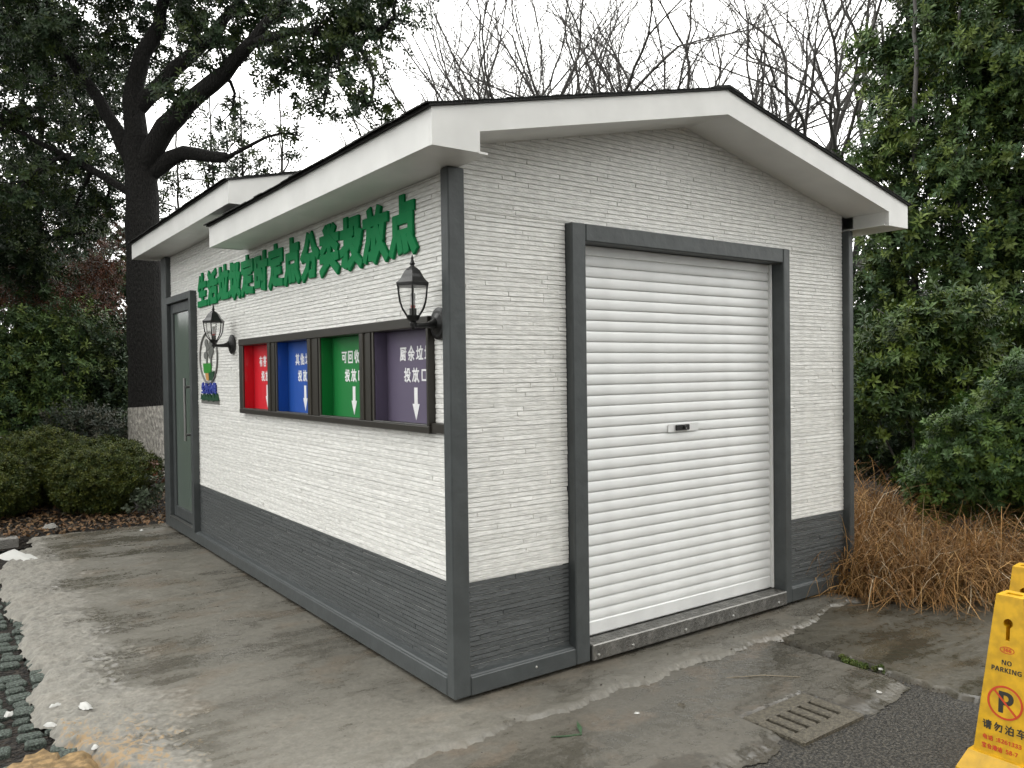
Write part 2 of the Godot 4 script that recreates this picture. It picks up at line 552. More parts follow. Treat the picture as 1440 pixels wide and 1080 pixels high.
func make_ground() -> void:
	trowel.noise_type = FastNoiseLite.TYPE_SIMPLEX_SMOOTH
	trowel.frequency = 1.0
	trowel.fractal_octaves = 3
	trowel.seed = 5
	# earth to the horizon, with a hole-free lower level under everything
	var b := MB.new()
	var p := PackedVector3Array()
	for j in 41:
		for i in 41:
			var x := -200.0 + 10.0 * i
			var z := -200.0 + 10.0 * j
			p.append(Vector3(x, -0.14, z))
	b.grid(p, 41)
	kind(put(b, "ground", M.soil), "structure")
	# planting bed behind the pad and to the right
	b = MB.new()
	p = PackedVector3Array()
	for j in 91:
		for i in 121:
			var x := -7.0 + i * 0.175
			var z := -16.0 + j * 0.113
			var edge := smooth(-5.75, -6.1, z)
			var hh := -0.125 + 0.1 * edge + 0.05 * edge * wob.get_noise_2d(x * 0.9, z * 0.9) + 0.02 * wob.get_noise_2d(x * 4.0, z * 4.0) * edge
			hh += smooth(-8.0, -11.0, z) * 0.3
			p.append(Vector3(x, hh, z))
	b.grid(p, 121)
	kind(put(b, "soil_bed", M.soil), "structure")
	b = MB.new()
	p = PackedVector3Array()
	for j in 61:
		for i in 61:
			var x := 3.0 + i * 0.15
			var z := -5.8 + j * 0.12
			var inside := smooth(0.0, 0.5, x - 3.0 - maxf(0.0, z + 0.1) * 0.9)
			p.append(Vector3(x, -0.13 + inside * 0.12 + 0.02 * inside * wob.get_noise_2d(x * 3.0, z * 3.0), z))
	b.grid(p, 61)
	kind(put(b, "soil_bed", M.soil), "structure")
	# asphalt road in front
	b = MB.new()
	p = PackedVector3Array()
	for j in 121:
		for i in 161:
			var x := -3.0 + i * 0.06
			var z := -0.1 + j * 0.06
			p.append(Vector3(x, -0.062 + 0.004 * wob.get_noise_2d(x * 3.0, z * 3.0), z))
	b.grid(p, 161)
	kind(put(b, "road", M.asphalt), "structure")
	# new concrete pad
	var mp := mat("pad_concrete", Color(1, 1, 1), 1.0)
	concrete_maps(mp, -2.0, -6.2, 5.2, 7.0, 1300, 1750, 0)
	b = MB.new()
	p = PackedVector3Array()
	var uv := PackedVector2Array()
	var rows := 420
	var cols := 90
	for j in rows + 1:
		var z0 := -5.9 + 6.3 * j / rows
		for i in cols + 1:
			var f := float(i) / cols
			var x := lerpf(pad_left(z0), 0.1, f)
			var ze := -5.86 - 0.1 * wob.get_noise_2d(x * 2.0, 3.0) + 0.02 * x
			var z := lerpf(ze, pad_front(x), float(j) / rows)
			var cut := 0.035 * (1.0 - smooth(0.0, 0.05, (x - pad_left(z0))))
			cut = maxf(cut, 0.026 * (1.0 - smooth(0.0, 0.05, pad_front(x) - z)))
			cut = maxf(cut, 0.1 * (1.0 - smooth(0.0, 0.04, z - ze)))
			p.append(Vector3(x, pad_height(x, z) - cut, z))
			uv.append(Vector2((x + 2.0) / 5.2, (z + 6.2) / 7.0))
	b.grid(p, cols + 1, uv)
	p = PackedVector3Array()
	uv = PackedVector2Array()
	for j in 36:
		for i in 320:
			var x := 0.1 + 2.95 * i / 319.0
			var z := lerpf(-0.3, pad_front(x), j / 35.0)
			var cut := 0.026 * (1.0 - smooth(0.0, 0.05, pad_front(x) - z))
			p.append(Vector3(x, pad_height(x, z) - cut, z))
			uv.append(Vector2((x + 2.0) / 5.2, (z + 6.2) / 7.0))
	b.grid(p, 320, uv)
	kind(put(b, "concrete_pad", mp), "structure")
	# older slab beyond the pad, its far edge worn into the asphalt
	var mo := mat("old_concrete", Color(1, 1, 1), 1.0)
	concrete_maps(mo, -1.8, 0.0, 4.0, 1.6, 1400, 600, 1)
	b = MB.new()
	p = PackedVector3Array()
	uv = PackedVector2Array()
	for j in 60:
		for i in 400:
			var x := -1.4 + 3.35 * i / 399.0
			var far := 1.14 + 0.06 * wob.get_noise_2d(x * 2.2, 12.0) + 0.014 * wob.get_noise_2d(x * 11.0, 15.0) + 0.01 * wob.get_noise_2d(x * 37.0, 19.0) - 0.35 * smooth(0.35, -0.6, x) + 0.5 * smooth(0.4, -0.5, x)
			far = minf(far, 1.6)
			var z := lerpf(0.2, far, j / 59.0)
			var xx := x
			if i == 399:
				xx += 0.03 * wob.get_noise_2d(z * 9.0, 20.0)
			var y := -0.037 + 0.004 * wob.get_noise_2d(xx * 2.0, z * 2.0) + 0.0025 * trowel.get_noise_2d(xx * 12.0, z * 12.0) - 0.02 * smooth(0.1, 0.0, far - z)
			# the drain's sunk surround
			var dx := maxf(absf(xx - 1.22) - 0.25, 0.0)
			var dz := maxf(absf(z - 1.01) - 0.19, 0.0)
			y -= 0.008 * (1.0 - smooth(0.0, 0.12, sqrt(dx * dx + dz * dz)))
			if absf(xx - 1.22) < 0.235 and absf(z - 1.01) < 0.165:
				y -= 0.03
			if i == 399:
				y -= 0.03
			p.append(Vector3(xx, y, z))
			uv.append(Vector2((xx + 1.8) / 4.0, z / 1.6))
	b.grid(p, 400, uv)
	kind(put(b, "pavement", mo), "structure")
	# darker slab right of the crack
	var md := mat("dark_concrete", Color(1, 1, 1), 1.0)
	concrete_maps(md, 1.8, 0.0, 3.6, 2.4, 900, 600, 2)
	b = MB.new()
	p = PackedVector3Array()
	uv = PackedVector2Array()
	for j in 80:
		for i in 90:
			var z := 0.1 + 1.9 * j / 79.0
			var gap := 0.03 + 0.03 * absf(wob.get_noise_2d(z * 6.0, 25.0)) + 0.05 * smooth(0.18, 0.0, absf(z - 0.75))
			var left := 1.955 + gap + 0.03 * wob.get_noise_2d(z * 9.0, 20.0) + 0.02 * wob.get_noise_2d(z * 17.0, 29.0)
			var x := lerpf(left, 4.6, pow(i / 89.0, 1.3))
			var y := -0.035 + 0.006 * wob.get_noise_2d(x * 1.7, z * 1.7) + 0.002 * trowel.get_noise_2d(x * 12.0, z * 12.0) - 0.03 * (1.0 - smooth(0.0, 0.03, x - left))
			y -= 0.04 * smooth(1.7, 2.0, z + 0.2 * wob.get_noise_2d(x * 3.0, 7.0))
			p.append(Vector3(x, y, z))
			uv.append(Vector2((x - 1.8) / 3.6, z / 2.4))
	b.grid(p, 90, uv)
	kind(put(b, "pavement", md), "structure")
	kind(part_box(self, "kerb", Vector3(-4.2, -0.13, -5.98), Vector3(-1.28, -0.005, -5.86), M.stone_grey, 0.012), "structure")
	make_pavers()
	make_drain()

func make_pavers() -> void:
	var bed := part_box(self, "paved_strip", Vector3(-3.2, -0.13, -4.6), Vector3(-1.3, -0.075, 0.4), M.soil, 0.004)
	kind(bed, "structure")
	var shapes := []
	for k in 5:
		var b := MB.new()
		b.box(Vector3(-0.052, -0.03, -0.046) * rng.randf_range(0.85, 1.05), Vector3(0.052, 0.02, 0.046) * rng.randf_range(0.85, 1.05), 0.012)
		shapes.append(b.mesh())
	for j in 38:
		for i in 5:
			if rng.randf() < 0.16:
				continue
			var o := MeshInstance3D.new()
			o.mesh = shapes[rng.randi() % 5]
			o.material_override = M.paver_green
			o.name = "paver"
			bed.add_child(o, true)
			o.position = Vector3(-1.98 + i * 0.118 + 0.02 * (j % 2) + rng.randf_range(-0.012, 0.012), -0.062 + rng.randf_range(-0.012, 0.0), -4.2 + j * 0.108 + rng.randf_range(-0.01, 0.01))
			o.rotation = Vector3(rng.randf_range(-0.1, 0.1), rng.randf_range(-0.3, 0.3), rng.randf_range(-0.1, 0.1))
			o.scale = Vector3(rng.randf_range(0.6, 1.12), 0.8, rng.randf_range(0.55, 1.1))

func make_drain() -> void:
	var t := thing("drain_cover", "concrete drain cover with five slots set in the pavement", "drain cover", Vector3(1.22, -0.054, 1.01))
	part_box(t, "pit", Vector3(-0.225, -0.078, -0.155), Vector3(0.225, -0.075, 0.155), M.drain_concrete, 0.0)
	# two long rims and the bars between the slots
	for s in [-1, 1]:
		part_box(t, "rim", Vector3(-0.228, -0.07, 0.082 * s if s > 0 else -0.158), Vector3(0.228, 0.012, 0.158 if s > 0 else -0.082), M.drain_concrete, 0.006)
	var edges := [-0.228, -0.172, -0.148, -0.094, -0.070, -0.016, 0.008, 0.062, 0.086, 0.140, 0.164, 0.228]
	for k in 6:
		part_box(t, "bar", Vector3(edges[k * 2] + 0.001, -0.07, -0.0815), Vector3(edges[k * 2 + 1] - 0.001, 0.0112, 0.0815), M.drain_concrete, 0.005)

# ---------------------------------------------------------------- kiosk
const W := 3.31
const L := 5.645

# rows of narrow stone-like strips on a wall; X maps (along, up, out) to the kiosk
func strips(x: Transform3D, u0: float, u1: float, v0: float, v1: float, seed_: int, top: Variant = null) -> MB:
	var b := MB.new()
	var r := RandomNumberGenerator.new()
	r.seed = seed_
	var pitch := 0.0237
	var k0 := int(floor(v0 / pitch))
	for k in range(k0, int(ceil(v1 / pitch))):
		var a := maxf(v0, k * pitch + 0.0006)
		var e := minf(v1, (k + 1) * pitch - 0.0006)
		if e - a < 0.004:
			continue
		var lo := u0
		var hi := u1
		if top != null:
			var lim: Vector2 = top.call(e)
			lo = maxf(lo, lim.x)
			hi = minf(hi, lim.y)
		var u := lo - r.randf() * 0.3
		var base := r.randf_range(-0.001, 0.0015)
		while u < hi:
			var w := r.randf_range(0.2, 1.1)
			var s := maxf(u, lo)
			var f := minf(u + w, hi) - 0.0008
			u += w
			if f - s < 0.006:
				continue
			var out := 0.0055 + base * 0.6 + r.randf_range(-0.0014, 0.0014)
			var rough := pow(r.randf(), 2.0) * 0.0022
			var m := maxi(1, int((f - s) / 0.06))
			var pa := []
			var pb := []
			var tilt := r.randf_range(-0.0008, 0.0012)
			for q in m + 1:
				var g := lerpf(s + 0.0015, f - 0.0015, float(q) / m)
				pa.append(x * Vector3(g, a + 0.0022 + r.randf_range(-0.0006, 0.0006), out + tilt + r.randf_range(-rough, rough)))
				pb.append(x * Vector3(g, e - 0.0022 + r.randf_range(-0.0006, 0.0006), out - tilt + r.randf_range(-rough, rough)))
			var o := x.basis * Vector3(0, 0, 1)
			for q in m:
				var ga := lerpf(s, f, float(q) / m)
				var gb := lerpf(s, f, float(q + 1) / m)
				b.quad(pa[q], pa[q + 1], pb[q + 1], pb[q], o)
				b.quad(x * Vector3(ga, a, 0), x * Vector3(gb, a, 0), pa[q + 1], pa[q], x.basis * Vector3(0, -1, 0.3))
				b.quad(pb[q], pb[q + 1], x * Vector3(gb, e, 0), x * Vector3(ga, e, 0), x.basis * Vector3(0, 1, 0.3))
			b.quad(x * Vector3(s, a, 0), pa[0], pb[0], x * Vector3(s, e, 0), x.basis * Vector3(-1, 0, 0.3))
			b.quad(x * Vector3(f, a, 0), pa[m], pb[m], x * Vector3(f, e, 0), x.basis * Vector3(1, 0, 0.3))
	return b

func chevron(y_at: Variant, x0: float, x1: float, th: float) -> PackedVector2Array:
	var mid := (x0 + x1) * 0.5
	return PackedVector2Array([Vector2(x0, y_at.call(x0)), Vector2(mid, y_at.call(mid)), Vector2(x1, y_at.call(x1)), Vector2(x1, y_at.call(x1) + th), Vector2(mid, y_at.call(mid) + th), Vector2(x0, y_at.call(x0) + th)])

func roof_section(k: Node3D, zf: float, zb: float, dy: float) -> void:
	var c := W * 0.5
	var top := func(x: float) -> float: return 3.062 + dy - 0.2275 * absf(x - c)
	var low := func(x: float) -> float: return 2.93 + dy - 0.2195 * absf(x - c)
	var e := 2.475 + dy
	for end in 2:
		var b := MB.new()
		var pts := PackedVector2Array([Vector2(-0.235, e), Vector2(0.006, e), Vector2(0.006, low.call(0.006)), Vector2(c, low.call(c)), Vector2(W - 0.006, low.call(W - 0.006)), Vector2(W - 0.006, e), Vector2(W + 0.235, e), Vector2(W + 0.235, top.call(W + 0.235)), Vector2(c, top.call(c)), Vector2(-0.235, top.call(-0.235))])
		b.prism(pts, 0.02, Transform3D(Basis(), Vector3(0, 0, zf - 0.02 if end == 0 else zb)))
		put(b, "fascia", M.white_panel, k)
	var za := zf - 0.021
	var zz := zb + 0.021
	for s in [0, 1]:
		var xo := -0.235 if s == 0 else W + 0.215
		part_box(k, "fascia", Vector3(xo, e + 0.0005, zz), Vector3(xo + 0.02, top.call(-0.235), za), M.white_panel, 0.001)
		var xa := -0.2145 if s == 0 else W - 0.0295
		part_box(k, "soffit", Vector3(xa, e + 0.003, zz), Vector3(xa + 0.2745 - 0.03 * s, e + 0.013, za), M.white_panel, 0.0)
		var xi := -0.004 if s == 0 else W - 0.006
		for q in [[zf - 0.26, za], [zz, zb + 0.2]]:
			part_box(k, "soffit", Vector3(xi, e + 0.0135, q[0]), Vector3(xi + 0.0095, low.call(0.0) + 0.02, q[1]), M.white_panel, 0.0)
	var under := func(x: float) -> float: return low.call(x) + 0.004
	for q in [[zf - 0.32, za], [zz, zb + 0.25]]:
		var b := MB.new()
		b.prism(chevron(under, 0.0065, W - 0.0065, 0.01), q[1] - q[0], Transform3D(Basis(), Vector3(0, 0, q[0])))
		put(b, "soffit", M.white_panel, k)
	# deck and overlapping shingle courses
	var deck := func(x: float) -> float: return top.call(x) + 0.001
	var b := MB.new()
	b.prism(chevron(deck, -0.252, W + 0.252, 0.012), zf + 0.012 - zb + 0.012, Transform3D(Basis(), Vector3(0, 0, zb - 0.012)))
	var roof := put(b, "roof", M.shingle_black, k)
	b = MB.new()
	var r := RandomNumberGenerator.new()
	r.seed = int(100 + dy * 100)
	var n := 14
	for side in [-1, 1]:
		for j in n:
			var d0 := 1.925 - j * 0.1375
			var z := zb - 0.016
			while z < zf + 0.016:
				var w := minf(r.randf_range(0.13, 0.2), zf + 0.018 - z)
				var y0: float = deck.call(c + d0) + 0.0125
				var y1: float = deck.call(c + d0 - 0.16) + 0.0125
				var lift := r.randf_range(0.004, 0.008)
				var xa: float = c + side * (d0 + r.randf_range(-0.004, 0.008))
				var xb: float = c + side * maxf(d0 - 0.16, 0.0)
				var za2 := z + 0.002
				var zb2 := z + w - 0.002
				if w > 0.01:
					b.quad(Vector3(xa, y0 + lift, za2), Vector3(xa, y0 + lift, zb2), Vector3(xb, y1 + 0.001, zb2), Vector3(xb, y1 + 0.001, za2), Vector3.UP)
					b.quad(Vector3(xa, y0, za2), Vector3(xa, y0, zb2), Vector3(xa, y0 + lift, zb2), Vector3(xa, y0 + lift, za2), Vector3(side, 0, 0))
					b.quad(Vector3(xa, y0, zb2), Vector3(xa, y0 + lift, zb2), Vector3(xb, y1 + 0.001, zb2), Vector3(xb, y1, zb2), Vector3(0, 0, 1))
					b.quad(Vector3(xa, y0, za2), Vector3(xa, y0 + lift, za2), Vector3(xb, y1 + 0.001, za2), Vector3(xb, y1, za2), Vector3(0, 0, -1))
				z += w
	kind(put(b, "shingles", M.shingle_black, roof), "stuff")
	b = MB.new()
	var cap := func(x: float) -> float: return top.call(x) + 0.0145
	b.prism(chevron(cap, c - 0.12, c + 0.12, 0.012), zf - zb + 0.03, Transform3D(Basis(), Vector3(0, 0, zb - 0.015)))
	put(b, "ridge_cap", M.shingle_black, roof)

func make_kiosk() -> void:
	var k := thing("kiosk", "white and dark grey waste sorting kiosk with gabled roof and roller shutter", "kiosk")
	var g: Material = M.grey_metal
	# skid under the base, then the base beams
	part_box(k, "skid", Vector3(0.06, -0.05, -L + 0.06), Vector3(W - 0.06, 0.001, -0.06), g, 0.0)
	for q in [[Vector3(0.0935, 0, -0.06), Vector3(0.739, 0.087, -0.001)], [Vector3(2.581, 0, -0.06), Vector3(W - 0.057, 0.087, -0.001)]]:
		part_box(k, "base_beam", q[0], q[1], g, 0.004)
		# sloped drip ledge on the beam
		var lb := MB.new()
		lb.prism(PackedVector2Array([Vector2(-0.06, 0.0875), Vector2(-0.012, 0.0875), Vector2(-0.02, 0.0935), Vector2(-0.06, 0.1)]), q[1].x - q[0].x, Transform3D(Basis(Vector3(0, 0, 1), Vector3(0, 1, 0), Vector3(-1, 0, 0)), Vector3(q[1].x, 0, 0)))
		put(lb, "drip_ledge", g, k)
	part_box(k, "base_beam", Vector3(0.001, 0, -L + 0.1), Vector3(0.06, 0.087, -0.0715), g, 0.004)
	var lb := MB.new()
	lb.prism(PackedVector2Array([Vector2(0.012, 0.0875), Vector2(0.06, 0.0875), Vector2(0.06, 0.1), Vector2(0.02, 0.0935)]), 4.42, Transform3D(Basis(), Vector3(0, 0, -4.492)))
	put(lb, "drip_ledge", g, k)
	part_box(k, "base_beam", Vector3(W - 0.06, 0, -L + 0.1), Vector3(W - 0.001, 0.087, -0.0715), g, 0.004)
	part_box(k, "base_beam", Vector3(0.1, 0, -L), Vector3(W - 0.1, 0.087, -L + 0.06), g, 0.004)
	# corner posts
	part_box(k, "corner_post", Vector3(0, 0, -0.07), Vector3(0.092, 2.476, 0), g, 0.006)
	part_box(k, "corner_post", Vector3(W - 0.055, 0, -0.07), Vector3(W, 2.476, 0), g, 0.006)
	part_box(k, "corner_post", Vector3(0, 0, -L), Vector3(0.09, 2.72, -L + 0.19), g, 0.006)
	part_box(k, "corner_post", Vector3(W - 0.09, 0, -L), Vector3(W, 2.72, -L + 0.09), g, 0.006)
	# front wall
	var slope := func(x: float) -> float: return 2.945 - 0.2195 * absf(x - W * 0.5)
	var b := MB.new()
	b.box(Vector3(0.0925, 0.0875, -0.11), Vector3(0.7, 2.2, -0.056), 0.0)
	b.box(Vector3(2.61, 0.0875, -0.11), Vector3(W - 0.0555, 2.2, -0.056), 0.0)
	b.prism(PackedVector2Array([Vector2(0.0925, 2.2005), Vector2(W - 0.0555, 2.2005), Vector2(W - 0.0555, slope.call(0.06)), Vector2(W * 0.5, slope.call(W * 0.5)), Vector2(0.0925, slope.call(0.0925))]), 0.054, Transform3D(Basis(), Vector3(0, 0, -0.11)))
	var front := put(b, "wall", M.white_siding, k)
	var xf := Transform3D(Basis(), Vector3(0, 0, -0.0555))
	for q in [[0.093, 0.7385, 1], [2.5815, W - 0.056, 2]]:
		kind(put(strips(xf, q[0], q[1], 0.523, 2.29, q[2]), "siding", M.white_siding, front), "stuff")
		kind(put(strips(xf, q[0], q[1], 0.092, 0.5195, q[2] + 20), "dado", M.grey_siding, front), "stuff")
	var lim := func(y: float) -> Vector2:
		var h := maxf(0.0, (2.95 - y) / 0.2195)
		return Vector2(W * 0.5 - h, W * 0.5 + h)
	kind(put(strips(xf, 0.093, W - 0.056, 2.2915, 2.94, 3, lim), "siding", M.white_siding, front), "stuff")
	# left wall: opening for the window band and for the door
	b = MB.new()
	b.box(Vector3(0.056, 0.0875, -4.5), Vector3(0.11, 1.233, -0.0705), 0.0)
	b.box(Vector3(0.056, 1.797, -4.5), Vector3(0.11, 2.4775, -0.0705), 0.0)
	b.box(Vector3(0.056, 1.2335, -4.5), Vector3(0.11, 1.7965, -3.165), 0.0)
	b.box(Vector3(0.056, 1.2335, -0.231), Vector3(0.11, 1.7965, -0.0705), 0.0)
	b.box(Vector3(0.056, 2.295, -L + 0.19), Vector3(0.11, 2.4775, -4.5005), 0.0)
	b.box(Vector3(0.056, 2.478, -L + 0.05), Vector3(0.11, 2.7245, -2.6), 0.0)
	var left := put(b, "wall", M.white_siding, k)
	var xl := Transform3D(Basis(Vector3(0, 0, 1), Vector3(0, 1, 0), Vector3(-1, 0, 0)), Vector3(0.0555, 0, 0))
	for q in [[-4.498, -0.0715, 0.523, 1.2265, 5], [-4.498, -3.1735, 1.2275, 1.8025, 6], [-0.2245, -0.0715, 1.2825, 1.8025, 7], [-4.498, -0.0715, 1.8035, 2.477, 8], [-L + 0.191, -4.4985, 2.303, 2.477, 9], [-L + 0.191, -2.6, 2.4775, 2.7235, 10]]:
		kind(put(strips(xl, q[0], q[1], q[2], q[3], q[4]), "siding", M.white_siding, left), "stuff")
	kind(put(strips(xl, -4.498, -0.0715, 0.092, 0.5195, 30), "dado", M.grey_siding, left), "stuff")
	# the two walls that face away
	part_box(k, "wall", Vector3(W - 0.11, 0.0875, -L + 0.09), Vector3(W - 0.05, 2.482, -0.0705), M.white_siding, 0.0)
	part_box(k, "wall", Vector3(0.0905, 0.0875, -L + 0.03), Vector3(W - 0.0905, 2.72, -L + 0.085), M.white_siding, 0.0)
	b = MB.new()
	b.prism(PackedVector2Array([Vector2(0.12, 2.45), Vector2(W - 0.12, 2.45), Vector2(W - 0.12, 2.84), Vector2(W * 0.5, 3.17), Vector2(0.12, 2.84)]), 0.03, Transform3D(Basis(), Vector3(0, 0, -2.66)))
	put(b, "wall", M.white_siding, k)
	part_box(k, "inner_floor", Vector3(0.11, 0.02, -L + 0.09), Vector3(W - 0.11, 0.05, -0.12), M.inner_wall, 0.0)
	roof_section(k, 0.2635, -3.019, 0.0)
	roof_section(k, -2.53, -5.82, 0.247)
	# dark junction box under the right eave
	part_box(k, "pipe_clip", Vector3(W + 0.0005, 2.36, -0.05), Vector3(W + 0.03, 2.42, -0.02), M.black_iron, 0.006)
	make_shutter(k)
	make_window(k)
	make_door(k)

func make_shutter(k: Node3D) -> void:
	var g: Material = M.grey_metal
	var fr := part_box(k, "shutter_frame", Vector3(0.74, 0, -0.13), Vector3(0.836, 2.291, 0.002), g, 0.006)
	part_box(fr, "jamb", Vector3(2.512, 0, -0.13), Vector3(2.58, 2.291, 0.002), g, 0.006)
	part_box(fr, "lintel", Vector3(0.8365, 2.2, -0.13), Vector3(2.5115, 2.291, 0.0), g, 0.006)
	var sh := part_box(k, "shutter", Vector3(0.8365, 0.08, -0.15), Vector3(2.5115, 2.2, -0.122), M.shutter_white, 0.0)
	part_box(sh, "guide_rail", Vector3(0.837, 0.089, -0.121), Vector3(0.853, 2.199, -0.085), M.shutter_white, 0.003)
	part_box(sh, "guide_rail", Vector3(2.495, 0.089, -0.121), Vector3(2.511, 2.199, -0.085), M.shutter_white, 0.003)
	part_box(sh, "header_box", Vector3(0.8535, 2.145, -0.1205), Vector3(2.4945, 2.199, -0.1), M.shutter_white, 0.004)
	# one slat: a rolled profile swept along x
	var prof := PackedVector2Array()
	var pitch := 0.0583
	for i in 11:
		var f := i / 10.0
		var y := 0.0012 + (pitch - 0.0024) * f
		prof.append(Vector2(-0.114 + 0.011 * pow(sin(PI * (0.10 + 0.88 * pow(f, 0.85))), 0.6), y))
	prof.append(Vector2(-0.1195, pitch - 0.0012))
	prof.append(Vector2(-0.1195, 0.0012))
	var b := MB.new()
	for i in prof.size():
		var a := prof[i]
		var e := prof[(i + 1) % prof.size()]
		b.quad(Vector3(0.854, a.y, a.x), Vector3(2.494, a.y, a.x), Vector3(2.494, e.y, e.x), Vector3(0.854, e.y, e.x), Vector3(0, a.x - e.x, e.y - a.y))
	var slat := b.mesh()
	for i in 34:
		var o := show_mesh(slat, "slat", M.shutter_white, sh)
		o.position.y = 0.165 + i * pitch
		o.position.z = rng.randf_range(-0.0008, 0.0008)
		o.rotation.x = rng.randf_range(-0.0006, 0.0006)
	part_box(sh, "bottom_rail", Vector3(0.854, 0.089, -0.1205), Vector3(2.494, 0.1665, -0.101), M.shutter_white, 0.006)
	# lock on a slat at mid height
	part_box(sh, "lock_backing", Vector3(1.54, 1.158, -0.1), Vector3(1.80, 1.205, -0.0975), M.shutter_white, 0.001)
	var lk := MB.new()
	lk.box(Vector3(1.598, 1.1665, -0.097), Vector3(1.712, 1.2, -0.083), 0.004)
	lk.lathe([Vector2(0, 0.0), Vector2(0.012, 0.0), Vector2(0.012, 0.01), Vector2(0.0, 0.012)], 12, Transform3D(Basis(Vector3(1, 0, 0), PI / 2), Vector3(1.666, 1.184, -0.083)))
	put(lk, "lock", M.black_iron, sh)
	part_box(sh, "keyhole", Vector3(1.6635, 1.175, -0.0712), Vector3(1.6695, 1.182, -0.0702), M.bolt_steel, 0.0)
	# threshold of checker plate
	var th := part_box(k, "threshold", Vector3(0.8425, 0.001, -0.098), Vector3(2.509, 0.086, 0.014), M.checker_steel, 0.005)
	b = MB.new()
	for row in 4:
		for i in 74:
			var cx := 0.86 + i * 0.0222 + 0.0111 * (row % 2)
			var dirn := 1.0 if (i + row) % 2 == 0 else -1.0
			var x := Transform3D(Basis(Vector3(0, 0, 1), dirn * 0.8), Vector3(cx, 0.014 + row * 0.0195, 0.0143))
			b.box(Vector3(-0.009, -0.0022, -0.001), Vector3(0.009, 0.0022, 0.0016), 0.001, x)
			var y := Transform3D(Basis(Vector3(0, 1, 0), dirn * 0.8), Vector3(cx, 0.0863, -0.085 + row * 0.025))
			b.box(Vector3(-0.009, -0.001, -0.0022), Vector3(0.009, 0.0016, 0.0022), 0.001, y)
	kind(put(b, "tread_pattern", M.checker_steel, th), "stuff")
	for x in [0.88, 1.13, 1.55, 1.97, 2.42]:
		b = MB.new()
		b.lathe([Vector2(0, 0), Vector2(0.009, 0), Vector2(0.007, 0.005), Vector2(0, 0.007)], 10, Transform3D(Basis(Vector3(1, 0, 0), PI / 2), Vector3(x, 0.03, 0.0155)))
		put(b, "bolt", M.bolt_steel, th)
	b = MB.new()
	b.lathe([Vector2(0, 0), Vector2(0.007, 0), Vector2(0.005, 0.003), Vector2(0, 0.004)], 10, Transform3D(Basis(Vector3(1, 0, 0), PI / 2), Vector3(0.48, 0.05, -0.001)))
	put(b, "bolt", M.bolt_steel, k)

